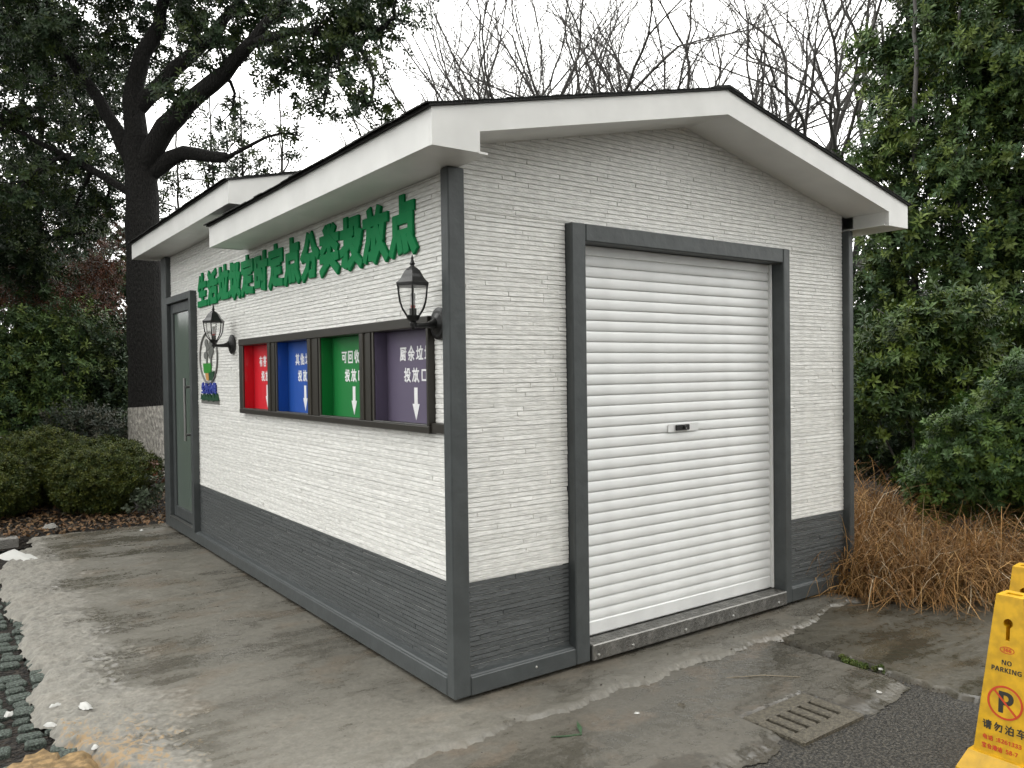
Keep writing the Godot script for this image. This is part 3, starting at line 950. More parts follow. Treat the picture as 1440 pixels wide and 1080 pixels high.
# ---------------------------------------------------------------- Chinese characters as strokes
const GLYPHS := {
	"sheng": "25 85 10 55; 18 66 85 66; 50 95 50 8; 20 38 80 38; 8 8 92 8",
	"huo": "12 90 24 78; 6 62 18 52; 10 8 25 35; 80 92 40 80; 32 62 95 62; 64 85 64 40; 42 40 88 40 88 8 42 8 42 40",
	"la": "5 65 38 65; 21 92 21 22; 4 15 40 28; 68 95 68 80; 45 74 95 74; 54 62 62 25; 86 64 76 22; 42 12 98 12",
	"ji": "5 65 36 65; 20 92 20 22; 4 15 38 28; 42 86 80 86 72 58 92 58 80 30 45 5; 56 86 54 40 38 8; 58 55 72 25 95 6",
	"ding": "50 97 50 84; 10 65 10 82 90 82 90 65; 25 60 76 60; 50 60 50 12; 52 38 80 38; 30 42 26 25 10 6; 24 25 45 12 95 8",
	"shi": "10 82 38 82 38 18 10 18 10 82; 10 50 38 50; 44 68 96 68; 78 92 78 8 64 10; 52 48 62 32",
	"dian": "48 97 48 64; 50 81 86 81; 22 62 80 62 80 34 22 34 22 62; 18 24 8 5; 38 24 42 8; 60 24 64 8; 80 24 94 5",
	"fen": "40 92 28 68 6 48; 60 92 74 66 96 48; 26 46 76 46 72 8 56 8; 46 46 38 22 14 4",
	"lei": "28 92 38 78; 72 92 62 78; 8 72 92 72; 50 95 50 44; 46 70 12 48; 54 70 88 50; 8 32 92 32; 50 42 44 24 10 4; 54 30 92 4",
	"tou": "6 70 40 70; 24 95 24 8 12 12; 5 34 40 46; 54 90 54 70 44 58; 54 90 80 90 80 66 94 62; 48 48 88 48 74 24 44 4; 54 44 70 22 96 4",
	"fang": "24 95 28 82; 4 76 50 76; 24 76 20 40 4 8; 22 54 44 54 42 10 30 10; 66 94 52 58; 60 76 96 76; 84 74 74 36 48 4; 60 56 74 28 97 4",
	"kou": "18 82 82 82 82 14 18 14 18 82",
	"chu": "8 88 94 88; 14 88 12 40 4 6; 22 72 52 72; 26 58 50 58 50 40 26 40 26 58; 30 32 34 20; 48 32 44 20; 20 12 54 16; 58 64 96 64; 82 80 82 8 70 10; 64 44 70 30",
	"yu": "50 96 30 70 5 54; 50 96 70 70 95 54; 28 58 72 58; 12 40 88 40; 50 58 50 6 38 8; 30 30 14 12; 68 30 88 12",
	"ke": "5 84 95 84; 78 84 78 8 60 8; 18 60 52 60 52 30 18 30 18 60",
	"hui": "10 88 90 88 90 6 10 6 10 88; 34 62 66 62 66 34 34 34 34 62",
	"shou": "12 82 12 34 34 42; 34 94 34 6; 62 94 48 56; 58 74 96 74; 84 72 72 34 46 4; 58 56 74 26 97 4",
	"wu": "18 86 8 62; 12 70 40 70; 26 94 26 6; 4 34 42 46; 58 94 44 60; 54 76 94 76 88 8 74 8; 68 74 44 34; 82 74 56 14",
	"qi": "8 80 92 80; 28 94 28 26; 72 94 72 26; 28 62 72 62; 28 44 72 44; 4 26 96 26; 34 20 12 4; 66 20 90 4",
	"ta": "28 94 6 52; 20 68 20 4; 34 52 92 68 90 36 80 36; 64 94 64 24; 46 80 46 10 94 8 95 24",
	"you": "6 78 94 78; 46 95 30 58 6 36; 34 56 34 4; 34 56 80 56 80 6 68 6; 34 40 80 40; 34 24 80 24",
	"hai": "50 98 50 88; 10 74 10 86 90 86 90 74; 22 72 78 72; 26 58 74 58; 8 44 92 44; 50 80 50 32; 26 30 74 30 74 4 26 4 26 30",
	"qing": "10 88 20 78; 4 62 20 62 20 14 32 24; 40 86 94 86; 44 74 90 74; 36 61 98 61; 67 96 67 61; 48 50 48 4; 48 50 86 50 86 6 76 6; 48 36 86 36; 48 22 86 22",
	"wu_not": "30 94 8 52; 24 74 90 74 84 6 66 8; 48 72 12 28; 68 72 24 8",
	"bo": "12 90 24 80; 5 64 18 54; 8 6 26 38; 66 96 56 78; 42 76 90 76 90 6 42 6 42 76; 42 42 90 42",
	"che": "8 84 92 84; 46 96 22 52; 20 52 86 52; 4 28 96 28; 56 66 56 2",
	"dian_power": "14 76 84 76 84 30 14 30 14 76; 14 53 84 53; 48 96 48 10 92 8 94 24",
	"hua": "10 88 20 78; 4 60 20 60 20 12 34 24; 88 92 48 82; 38 62 98 62; 68 84 68 40; 46 38 90 38 90 6 46 6 46 38",
	"bao": "50 98 50 88; 10 72 10 86 90 86 90 72; 20 66 80 66; 26 42 74 42; 50 66 50 8; 8 8 92 8; 66 30 78 18",
	"cang": "50 96 8 54; 50 96 94 54; 30 56 70 56 68 32 54 34; 30 56 30 8 84 8 84 24",
	"qing_clear": "12 88 24 78; 6 62 18 52; 8 6 24 36; 36 86 94 86; 40 74 90 74; 32 61 98 61; 64 96 64 61; 46 50 46 4; 46 50 86 50 86 6 76 6; 46 34 86 34; 46 20 86 20",
	"jie": "12 88 24 78; 6 62 18 52; 8 6 24 36; 36 78 96 78; 66 95 66 56; 42 56 92 56; 44 36 88 36 88 6 44 6 44 36",
}

# character of width W2, height H2 with strokes THICK, standing out by DEPTH; centred on its middle
func glyph(called: String, w2: float, h2: float, thick: float, depth: float, step: float) -> MB:
	var b := MB.new()
	var i := 0
	for s in GLYPHS[called].split(";"):
		var q: PackedStringArray = s.strip_edges().split(" ")
		var pts := PackedVector2Array()
		for k in range(0, q.size(), 2):
			pts.append(Vector2((float(q[k]) / 100.0 - 0.5) * w2, (float(q[k + 1]) / 100.0 - 0.5) * h2))
		for k in pts.size() - 1:
			var d := pts[k + 1] - pts[k]
			var x := Transform3D(Basis(Vector3(0, 0, 1), d.angle()), Vector3(pts[k].x, pts[k].y, 0))
			b.box(Vector3(-thick * 0.45, -thick * 0.5, 0), Vector3(d.length() + thick * 0.45, thick * 0.5, depth + i * step), minf(0.002, depth * 0.3), x)
			i += 1
	return b

const OUT_LEFT := Basis(Vector3(0, 0, 1), Vector3(0, 1, 0), Vector3(-1, 0, 0))

func make_lettering() -> void:
	var t := thing("wall_lettering", "row of thirteen raised green characters above the window band", "lettering", Vector3(0.054, 2.283, -4.255))
	var row := ["sheng", "huo", "la", "ji", "ding", "shi", "ding", "dian", "fen", "lei", "tou", "fang", "dian"]
	for k in row.size():
		var o := put(glyph(row[k], 0.28, 0.285, 0.056, 0.013, 0.0004), "character", M.green_letters, t)
		o.transform = Transform3D(OUT_LEFT, Vector3(-0.006, 0, k * 0.312))

# ---------------------------------------------------------------- window band and door
func make_window(k: Node3D) -> void:
	var f: Material = M.bronze_frame
	var y0 := 1.228
	var y1 := 1.802
	# outer frame, one piece: head, sill and two ends, standing proud of the siding
	var b := MB.new()
	b.box(Vector3(0.012, y1 - 0.052, -3.172), Vector3(0.108, y1, -0.226), 0.004)
	b.box(Vector3(0.012, y0, -3.172), Vector3(0.108, y0 + 0.036, -0.226), 0.004)
	b.box(Vector3(0.014, y0 + 0.0365, -3.17), Vector3(0.108, y1 - 0.0525, -3.087), 0.003)
	b.box(Vector3(0.014, y0 + 0.0365, -0.25), Vector3(0.108, y1 - 0.0525, -0.228), 0.003)
	var wb := put(b, "window_band", f, k)
	part_box(wb, "sill_end", Vector3(0.026, y0 + 0.006, -0.2255), Vector3(0.0545, y0 + 0.052, -0.0712), f, 0.002)
	part_box(wb, "backing", Vector3(0.1175, y0 + 0.005, -3.165), Vector3(0.13, y1 - 0.005, -0.232), M.inner_wall, 0.0)
	var films := ["red_film", "blue_film", "green_film", "mauve_film"]
	var words := [["you", "hai", "la", "ji"], ["qi", "ta", "la", "ji"], ["ke", "hui", "shou", "wu"], ["chu", "yu", "la", "ji"]]
	for i in 4:
		var far: float = [-3.085, -2.345, -1.575, -0.833][i]
		var near: float = [-2.522, -1.772, -1.004, -0.2515][i]
		var film: Material = M[films[i]]
		part_box(wb, "panel", Vector3(0.102, y0 + 0.0372, far - 0.0015), Vector3(0.117, y1 - 0.0532, near + 0.0015), film, 0.0)
		# the side of the recess carries the same film
		part_box(wb, "reveal", Vector3(0.03, y0 + 0.037, far - 0.0013), Vector3(0.1015, y1 - 0.053, far + 0.003), M[films[i] + "_gloss"], 0.0)
		part_box(wb, "track", Vector3(0.0145, y0 + 0.0368, far), Vector3(0.019, y0 + 0.043, near), M.handle_steel, 0.001)
		part_box(wb, "sash_bead", Vector3(0.0135, y0 + 0.0435, far + 0.0005), Vector3(0.0215, y1 - 0.0531, far + 0.008), M.bronze_bead, 0.001)
		if i < 3:
			var nf: float = [-2.345, -1.575, -0.833][i]
			part_box(wb, "mullion", Vector3(0.022, y0 + 0.0367, near), Vector3(0.107, y1 - 0.0527, nf - 0.0015), f, 0.003)
			part_box(wb, "sash_stile", Vector3(0.0125, y0 + 0.037, near + 0.004), Vector3(0.0217, y1 - 0.053, near + 0.045), f, 0.003)
			part_box(wb, "sash_stile", Vector3(0.0155, y0 + 0.037, nf - 0.085), Vector3(0.0217, y1 - 0.053, nf - 0.03), f, 0.003)
			part_box(wb, "sash_bead", Vector3(0.0115, y0 + 0.037, near + 0.0475), Vector3(0.0217, y1 - 0.053, near + 0.0525), M.bronze_bead, 0.001)
		# printed words and arrow
		var c: float = near - 0.257
		for j in 4:
			var o := put(glyph(words[i][j], 0.07, 0.078, 0.0095, 0.001, 0.00012), "character", M.white_print, wb)
			o.transform = Transform3D(OUT_LEFT, Vector3(0.1018, 1.627, c + (j - 1.5) * 0.088))
		for j in 3:
			var o := put(glyph(["tou", "fang", "kou"][j], 0.07, 0.075, 0.0095, 0.001, 0.00012), "character", M.white_print, wb)
			o.transform = Transform3D(OUT_LEFT, Vector3(0.1018, 1.515, c + (j - 1) * 0.09))
		var ab := MB.new()
		ab.prism(PackedVector2Array([Vector2(-0.018, 0.17), Vector2(-0.018, 0.085), Vector2(-0.038, 0.085), Vector2(0, 0), Vector2(0.038, 0.085), Vector2(0.018, 0.085), Vector2(0.018, 0.17)]), 0.0012)
		var ar := put(ab, "arrow", M.white_print, wb)
		ar.transform = Transform3D(OUT_LEFT, Vector3(0.1018, 1.279, c))

func make_door(k: Node3D) -> void:
	var g: Material = M.grey_metal
	var b := MB.new()
	b.box(Vector3(-0.008, 0.0875, -4.565), Vector3(0.11, 2.302, -4.4985), 0.004)
	b.box(Vector3(-0.006, 2.236, -5.454), Vector3(0.11, 2.302, -4.5655), 0.004)
	b.box(Vector3(-0.008, 0.0875, -5.4545), Vector3(0.11, 2.2355, -5.395), 0.004)
	b.box(Vector3(-0.004, 0.0875, -5.3945), Vector3(0.11, 0.118, -4.5655), 0.003)
	var fr := put(b, "door_frame", g, k)
	part_box(fr, "door_sill", Vector3(-0.0095, 0.1185, -5.394), Vector3(0.02, 0.126, -4.566), M.handle_steel, 0.002)
	b = MB.new()
	b.box(Vector3(0.03, 0.127, -4.7), Vector3(0.075, 2.235, -4.567), 0.004)
	b.box(Vector3(0.03, 0.127, -5.393), Vector3(0.075, 2.235, -5.31), 0.004)
	b.box(Vector3(0.031, 2.14, -5.3095), Vector3(0.074, 2.2345, -4.7005), 0.004)
	b.box(Vector3(0.031, 0.1275, -5.3095), Vector3(0.074, 0.23, -4.7005), 0.004)
	var d := put(b, "door", g, k)
	part_box(d, "glass", Vector3(0.048, 0.2305, -5.3093), Vector3(0.06, 2.1395, -4.7007), M.frosted_green, 0.0)
	part_box(d, "handle_plate", Vector3(0.024, 0.79, -4.668), Vector3(0.0298, 1.52, -4.615), M.black_iron, 0.002)
	b = MB.new()
	var r := PackedFloat32Array([0.012, 0.012])
	b.tube(PackedVector3Array([Vector3(-0.035, 0.92, -4.64), Vector3(-0.035, 1.5, -4.64)]), r, 10, true)
	for y in [0.975, 1.42]:
		b.tube(PackedVector3Array([Vector3(0.026, y, -4.64), Vector3(-0.038, y, -4.64)]), PackedFloat32Array([0.014, 0.012]), 10, true)
	put(b, "handle", M.handle_steel, d)

# ---------------------------------------------------------------- round sign, lanterns
func disc(b: MB, cx: float, cy: float, rx: float, ry: float, depth: float, n := 20) -> void:
	var p := PackedVector2Array()
	for i in n:
		p.append(Vector2(cx + rx * cos(TAU * i / n), cy + ry * sin(TAU * i / n)))
	b.prism(p, depth)

func make_round_sign() -> void:
	var t := thing("round_sign", "round emblem with ring, green bins and blue characters between door and window", "emblem", Vector3(0.048, 1.68, -4.12))
	t.basis = OUT_LEFT
	var b := MB.new()
	var p := PackedVector3Array()
	var r := PackedFloat32Array()
	for i in 49:
		p.append(Vector3(0.27 * cos(TAU * i / 48.0), 0.225 * sin(TAU * i / 48.0), 0.004))
		r.append(0.009)
	b.tube(p, r, 6)
	put(b, "ring", M.sign_grey, t)
	# grey foliage shapes in the upper half
	b = MB.new()
	for q in [[-0.06, 0.13, 0.05, 0.035], [-0.02, 0.09, 0.055, 0.03], [0.08, 0.12, 0.045, 0.04], [-0.08, 0.02, 0.06, 0.035], [0.06, 0.03, 0.06, 0.045], [0.12, 0.06, 0.04, 0.03]]:
		disc(b, q[0], q[1], q[2], q[3], 0.006 + 0.0007 * absf(q[0] * 20.0), 9)
	b.box(Vector3(-0.065, -0.07, 0), Vector3(-0.04, 0.13, 0.008), 0.001)
	b.box(Vector3(0.062, -0.07, 0), Vector3(0.09, 0.1, 0.0085), 0.001)
	put(b, "foliage_motif", M.sign_dark, t)
	b = MB.new()
	b.prism(PackedVector2Array([Vector2(-0.16, -0.05), Vector2(0.09, -0.05), Vector2(0.075, -0.135), Vector2(-0.13, -0.135)]), 0.010)
	put(b, "bin_motif", M.sign_green, t)
	b = MB.new()
	b.prism(PackedVector2Array([Vector2(0.02, -0.1352), Vector2(0.17, -0.12), Vector2(0.15, -0.2), Vector2(0.03, -0.2)]), 0.012)
	put(b, "bin_motif", M.sign_deep_green, t)
	b = MB.new()
	b.prism(PackedVector2Array([Vector2(-0.1, -0.137), Vector2(0.0, -0.137), Vector2(0.01, -0.2), Vector2(-0.06, -0.2)]), 0.009)
	put(b, "hand_motif", M.sign_orange, t)
	var row := ["sheng", "huo", "fen", "lei"]
	for k in 4:
		var o := put(glyph(row[k], 0.105, 0.095, 0.017, 0.012, 0.0003), "character", M.sign_blue, t)
		o.position = Vector3(-0.17 + 0.115 * k, -0.268, 0)
	b = MB.new()
	for k in 11:
		var x := -0.24 + 0.05 * k
		b.prism(PackedVector2Array([Vector2(x - 0.03, -0.37 - 0.008 * (k % 3)), Vector2(x + 0.04, -0.37), Vector2(x + 0.02 * (k % 2), -0.322 + 0.012 * ((k * 7) % 3))]), 0.008 + 0.0006 * k)
	put(b, "grass_motif", M.sign_deep_green, t)
	b = MB.new()
	b.box(Vector3(-0.25, -0.405, 0), Vector3(0.3, -0.375, 0.006), 0.001)
	put(b, "base_line", M.sign_grey, t)

func make_lanterns() -> void:
	var iron: Material = M.black_iron
	var t := thing("wall_lantern", "black six-sided wall lantern over the mauve panel beside the corner post", "wall lantern", Vector3(0.045, 1.76, -0.158), 0.0, "coach lanterns on the kiosk wall")
	t.set_meta("base_name", "wall_lantern")
	var b := MB.new()
	# back plate: a dished disc against the wall, standing toward -x
	var turn := Basis(Vector3(0, 0, 1), PI / 2)
	b.lathe([Vector2(0, 0.0), Vector2(0.078, 0.0), Vector2(0.078, 0.012), Vector2(0.062, 0.02), Vector2(0.05, 0.022), Vector2(0.03, 0.034), Vector2(0.0, 0.038)], 24, Transform3D(turn, Vector3.ZERO))
	put(b, "back_plate", iron, t)
	b = MB.new()
	var ax := -0.148
	b.tube(PackedVector3Array([Vector3(-0.02, 0.0, 0), Vector3(-0.045, -0.004, 0), Vector3(-0.07, -0.009, 0), Vector3(-0.11, -0.011, 0), Vector3(ax, -0.011, 0)]), PackedFloat32Array([0.034, 0.021, 0.015, 0.0125, 0.012]), 12, true)
	put(b, "arm", iron, t)
	var c := Vector3(ax, 0, 0)
	b = MB.new()
	b.lathe([Vector2(0, -0.035), Vector2(0.006, -0.03), Vector2(0.008, -0.022), Vector2(0.016, -0.018), Vector2(0.018, 0.0), Vector2(0.014, 0.006), Vector2(0.026, 0.014), Vector2(0.034, 0.034), Vector2(0.03, 0.036), Vector2(0, 0.036)], 18, Transform3D(Basis(), c))
	put(b, "cup", iron, t)
	b = MB.new()
	b.lathe([Vector2(0.0, 0.17), Vector2(0.084, 0.17), Vector2(0.086, 0.185), Vector2(0.08, 0.19), Vector2(0.07, 0.2), Vector2(0.062, 0.208), Vector2(0.058, 0.214), Vector2(0.052, 0.226), Vector2(0.04, 0.244), Vector2(0.024, 0.257), Vector2(0.012, 0.264), Vector2(0.0, 0.266)], 6, Transform3D(Basis(), c), true)
	put(b, "cap", iron, t)
	b = MB.new()
	b.lathe([Vector2(0.012, 0.262), Vector2(0.009, 0.27), Vector2(0.014, 0.277), Vector2(0.009, 0.284), Vector2(0.006, 0.298), Vector2(0.007, 0.304), Vector2(0.0, 0.322)], 12, Transform3D(Basis(), c))
	put(b, "finial", iron, t)
	var prof := [Vector2(0.029, 0.03), Vector2(0.037, 0.042), Vector2(0.054, 0.066), Vector2(0.067, 0.1), Vector2(0.0725, 0.135), Vector2(0.076, 0.172)]
	for i in 6:
		var a := TAU * i / 6.0
		b = MB.new()
		var p := PackedVector3Array()
		var r := PackedFloat32Array()
		for q in prof:
			p.append(c + Vector3(cos(a) * (q.x + 0.002), q.y, sin(a) * (q.x + 0.002)))
			r.append(0.0042)
		b.tube(p, r, 6)
		put(b, "cage_rib", iron, t)
	b = MB.new()
	var pg := []
	for q in prof:
		pg.append(Vector2(q.x - 0.002, q.y))
	b.lathe(pg, 6, Transform3D(Basis(), c), true)
	put(b, "glass", M.lantern_glass, t)
	b = MB.new()
	b.lathe([Vector2(0.0, 0.036), Vector2(0.017, 0.036), Vector2(0.017, 0.068), Vector2(0, 0.07)], 14, Transform3D(Basis(), c))
	put(b, "lamp_holder", iron, t)
	b = MB.new()
	b.lathe([Vector2(0.0, 0.0685), Vector2(0.0115, 0.0705), Vector2(0.0115, 0.082), Vector2(0, 0.0825)], 14, Transform3D(Basis(), c))
	put(b, "bulb_base", M.red_band, t)
	b = MB.new()
	b.lathe([Vector2(0.0, 0.083), Vector2(0.0115, 0.083), Vector2(0.0115, 0.135), Vector2(0.007, 0.142), Vector2(0, 0.143)], 14, Transform3D(Basis(), c))
	put(b, "bulb", M.bulb_glass, t)
	copy(t, "black six-sided wall lantern between the round emblem and the red panel", Vector3(0.045, 1.772, -3.42))

# ---------------------------------------------------------------- foliage
func leaf_into(b: MB, at: Vector3, dir: Vector3, up: Vector3, ln: float, wd: float) -> void:
	var side := dir.cross(up).normalized()
	var nn := side.cross(dir).normalized()
	var m := at + dir * ln * 0.45 + nn * ln * 0.03
	var l := at + dir * ln * 0.42 + side * wd * 0.5 + nn * wd * 0.16
	var r := at + dir * ln * 0.42 - side * wd * 0.5 + nn * wd * 0.16
	var e := at + dir * ln - nn * ln * 0.1
	b.tri(at, m, l, nn)
	b.tri(at, r, m, nn)
	b.tri(m, e, l, nn)
	b.tri(r, e, m, nn)

func spray(sd: int, count: int, ln: float, wd: float, stem: float, spread := 0.9) -> ArrayMesh:
	var r := RandomNumberGenerator.new()
	r.seed = sd
	var b := MB.new()
	for i in count:
		var f := (i + 0.5) / count
		var a := i * 2.4 + r.randf_range(-0.4, 0.4)
		var o := Vector3(cos(a), 0, sin(a))
		var d := (o * spread + Vector3.UP * (0.25 + 0.75 * f) + Vector3(0, -0.35, 0) * r.randf()).normalized()
		var up := (Vector3.UP - d * 0.5 + o * -0.2).normalized()
		b.col = Color.WHITE * r.randf_range(0.8, 1.15)
		leaf_into(b, Vector3(0, stem * f, 0) + o * 0.004, d, up, ln * r.randf_range(0.75, 1.2), wd * r.randf_range(0.8, 1.15))
	b.col = Color(0.7, 0.6, 0.5)
	b.tube(PackedVector3Array([Vector3(0, -stem * 0.4, 0), Vector3(0, stem, 0)]), PackedFloat32Array([0.0028, 0.0012]), 3)
	return b.mesh()

func foliage(parent: Node, called: String, clumps: Array, m: Mesh, per: float, cols: Array, sd: int, shell := 0.55, droop := 0.15, gap := -0.1, flat := 0.85, rag := 0.45) -> MultiMeshInstance3D:
	var r := RandomNumberGenerator.new()
	r.seed = sd
	var f := FastNoiseLite.new()
	f.seed = sd
	f.frequency = 1.0
	f.fractal_octaves = 2
	var tr: Array[Transform3D] = []
	var cl: Array[Color] = []
	for c in clumps:
		var mid := Vector3(c[0], c[1], c[2])
		var rad: float = c[3]
		var n := int(per * rad * rad * c[4])
		for i in n:
			var d := Vector3(r.randfn(), r.randfn(), r.randfn()).normalized()
			var k := rad * pow(r.randf(), shell * 0.6) * (1.0 - rag * 0.4 + rag * f.get_noise_3dv(d * 1.6 + mid))
			var p := mid + d * k * Vector3(1, flat, 1)
			if f.get_noise_3dv(p * 1.9) < gap and r.randf() < 0.85:
				continue
			var y := (d * 0.8 + Vector3(r.randfn(), r.randfn(), r.randfn()) * 0.45 + Vector3(0, 0.35 - droop, 0)).normalized()
			var x := y.cross(Vector3(r.randfn(), r.randfn(), r.randfn())).normalized()
			var s := r.randf_range(0.72, 1.25)
			tr.append(Transform3D(Basis(x, y, x.cross(y)).scaled(Vector3.ONE * s), p))
			var q: Color = cols[r.randi() % cols.size()]
			cl.append(q * r.randf_range(0.7, 1.3))
	var mm := MultiMesh.new()
	mm.transform_format = MultiMesh.TRANSFORM_3D
	mm.use_colors = true
	mm.mesh = m
	mm.instance_count = tr.size()
	for i in tr.size():
		mm.set_instance_transform(i, tr[i])
		mm.set_instance_color(i, cl[i])
	var o := MultiMeshInstance3D.new()
	o.multimesh = mm
	o.material_override = M.leaf
	o.name = numbered(called) if parent == self else called
	parent.add_child(o, true)
	kind(o, "stuff")
	return o

# a wandering limb from A to B
func limb(b: MB, pts: Array, r0: float, r1: float, sides := 7, rough := 0.04) -> void:
	var cv := Curve3D.new()
	for i in pts.size():
		var t: Vector3 = (pts[mini(i + 1, pts.size() - 1)] - pts[maxi(i - 1, 0)]) * 0.22
		cv.add_point(pts[i], -t, t)
	var n := maxi(4, int(cv.get_baked_length() / 0.22))
	var p := PackedVector3Array()
	var r := PackedFloat32Array()
	for i in n + 1:
		var f := float(i) / n
		var q := cv.sample_baked(cv.get_baked_length() * f)
		q += Vector3(wob.get_noise_2d(q.y * 2.0, q.x * 2.0), 0, wob.get_noise_2d(q.y * 2.0, 50.0 + q.z)) * rough * minf(1.0, f * 6.0)
		p.append(q)
		r.append(lerpf(r0, r1, f) * (1.0 + 0.08 * wob.get_noise_2d(q.y * 4.0, q.z * 4.0)))
	b.tube(p, r, sides, true)

# thin branches from the limb points to each clump
func reach(b: MB, from: Array, clumps: Array, r0: float, sd: int, kids := 5) -> void:
	var r := RandomNumberGenerator.new()
	r.seed = sd
	for c in clumps:
		var mid := Vector3(c[0], c[1], c[2])
		var best: Vector3 = from[0]
		for q in from:
			if (q - mid).length() < (best - mid).length():
				best = q
		var bend := (best + mid) * 0.5 + Vector3(r.randfn() * 0.1, r.randf() * 0.15, r.randfn() * 0.1)
		limb(b, [best, bend, mid], r0, r0 * 0.45, 5)
		for i in kids:
			var e: Vector3 = mid + Vector3(r.randfn(), r.randfn() * 0.7 + 0.2, r.randfn()).normalized() * float(c[3]) * r.randf_range(0.6, 0.95)
			var s := bend.lerp(mid, r.randf_range(0.3, 1.0))
			limb(b, [s, (s + e) * 0.5 + Vector3(r.randfn(), r.randfn(), r.randfn()) * 0.06, e], r0 * 0.45, 0.005, 4)

const CAMPHOR := [[-0.66, 5.88, -8.93, 0.88, 0.80], [0.20, 6.18, -9.55, 0.81, 0.80], [-0.78, 5.12, -9.62, 0.82, 0.80], [-0.19, 4.51, -9.55, 0.70, 0.80], [-0.91, 4.05, -9.20, 0.65, 0.80], [0.10, 5.33, -10.22, 0.63, 0.80], [0.94, 6.48, -9.64, 0.79, 0.60], [1.06, 6.45, -8.32, 0.68, 0.70], [1.11, 5.81, -7.53, 0.55, 0.60], [1.63, 6.26, -7.41, 0.79, 0.80], [1.70, 5.28, -6.60, 0.53, 0.60], [1.84, 5.55, -6.01, 0.72, 0.80], [2.34, 5.71, -5.90, 0.69, 0.90], [2.06, 4.92, -5.71, 0.50, 0.80], [2.28, 4.63, -5.42, 0.37, 0.70], [2.08, 4.83, -6.31, 0.31, 0.50], [0.13, 7.24, -9.00, 1.45, 0.90], [1.39, 7.23, -7.47, 1.39, 0.90], [2.49, 6.66, -5.80, 1.12, 0.90], [-1.09, 6.81, -9.26, 1.30, 0.90], [-1.80, 5.34, -9.74, 1.20, 0.90], [-0.33, 3.57, -10.00, 0.56, 0.60], [0.21, 4.01, -9.87, 0.47, 0.60], [-1.43, 3.77, -10.06, 0.87, 0.80], [0.60, 5.10, -7.63, 0.40, 0.40], [1.34, 4.95, -7.59, 0.37, 0.35], [2.63, 5.79, -5.44, 0.38, 0.70], [1.90, 4.54, -6.68, 0.22, 0.30]]
const YOUNG := [[2.43, 5.56, -11.01, 0.68, 0.50], [2.77, 5.06, -10.75, 0.49, 0.60], [2.12, 5.13, -11.22, 0.62, 0.60], [1.62, 4.95, -11.58, 0.49, 0.50], [3.15, 6.01, -10.87, 0.44, 0.30], [1.95, 5.94, -11.86, 0.51, 0.35], [3.13, 5.36, -10.50, 0.37, 0.50], [2.50, 4.71, -10.69, 0.61, 0.80], [1.46, 4.42, -11.44, 0.49, 0.70]]
const EVERGREEN_A := [[7.49, 3.67, -1.39, 0.73, 1.00], [7.43, 4.28, -1.94, 0.59, 0.80], [7.27, 3.82, -2.30, 0.47, 0.80], [7.18, 3.04, -1.72, 0.66, 1.00], [7.60, 2.61, -1.29, 0.65, 1.00], [7.85, 5.02, -1.90, 0.65, 0.80], [7.70, 5.45, -2.26, 0.44, 0.60], [7.87, 5.62, -1.65, 0.59, 0.80], [7.13, 2.31, -1.87, 0.58, 1.00], [7.46, 1.88, -1.38, 0.65, 1.00], [6.92, 1.65, -1.88, 0.49, 0.90], [7.31, 3.43, -2.51, 0.35, 0.70], [7.82, 6.38, -1.70, 0.76, 0.90], [7.48, 1.15, -1.72, 0.50, 0.70]]
const EVERGREEN_B := [[7.67, 4.57, -0.79, 0.70, 1.00], [8.00, 3.69, -0.78, 0.71, 1.00], [7.64, 5.12, -1.07, 0.63, 0.90], [7.92, 2.90, -0.82, 0.63, 1.00], [7.71, 2.11, -0.96, 0.63, 1.00], [8.05, 5.03, -0.52, 0.85, 1.00], [8.37, 3.21, -0.50, 0.87, 1.00], [7.98, 5.99, -0.84, 0.87, 1.00], [7.70, 4.31, -1.25, 0.57, 0.90], [8.47, 1.78, -0.40, 0.87, 1.00]]
const LEFT_TREE := [[-0.66, 3.29, -11.35, 0.77, 0.90], [0.06, 4.16, -11.46, 0.69, 0.70], [-0.82, 4.09, -11.60, 0.67, 0.80], [-1.55, 3.75, -11.99, 1.21, 0.90], [-0.49, 4.85, -11.87, 0.92, 0.70], [0.27, 6.40, -11.97, 1.07, 0.60], [-0.58, 7.13, -12.60, 1.31, 0.80], [0.63, 5.08, -11.68, 0.54, 0.60]]

var GREEN_DARK := [Color(0.028, 0.050, 0.022), Color(0.038, 0.062, 0.024), Color(0.022, 0.040, 0.020), Color(0.055, 0.078, 0.022)]
var GREEN_MID := [Color(0.055, 0.095, 0.032), Color(0.070, 0.115, 0.030), Color(0.040, 0.074, 0.030), Color(0.105, 0.145, 0.032)]
var GREEN_BRIGHT := [Color(0.052, 0.098, 0.030), Color(0.072, 0.13, 0.028), Color(0.040, 0.078, 0.028), Color(0.10, 0.155, 0.03)]
var OLIVE := [Color(0.058, 0.076, 0.015), Color(0.085, 0.098, 0.018), Color(0.040, 0.06, 0.016)]

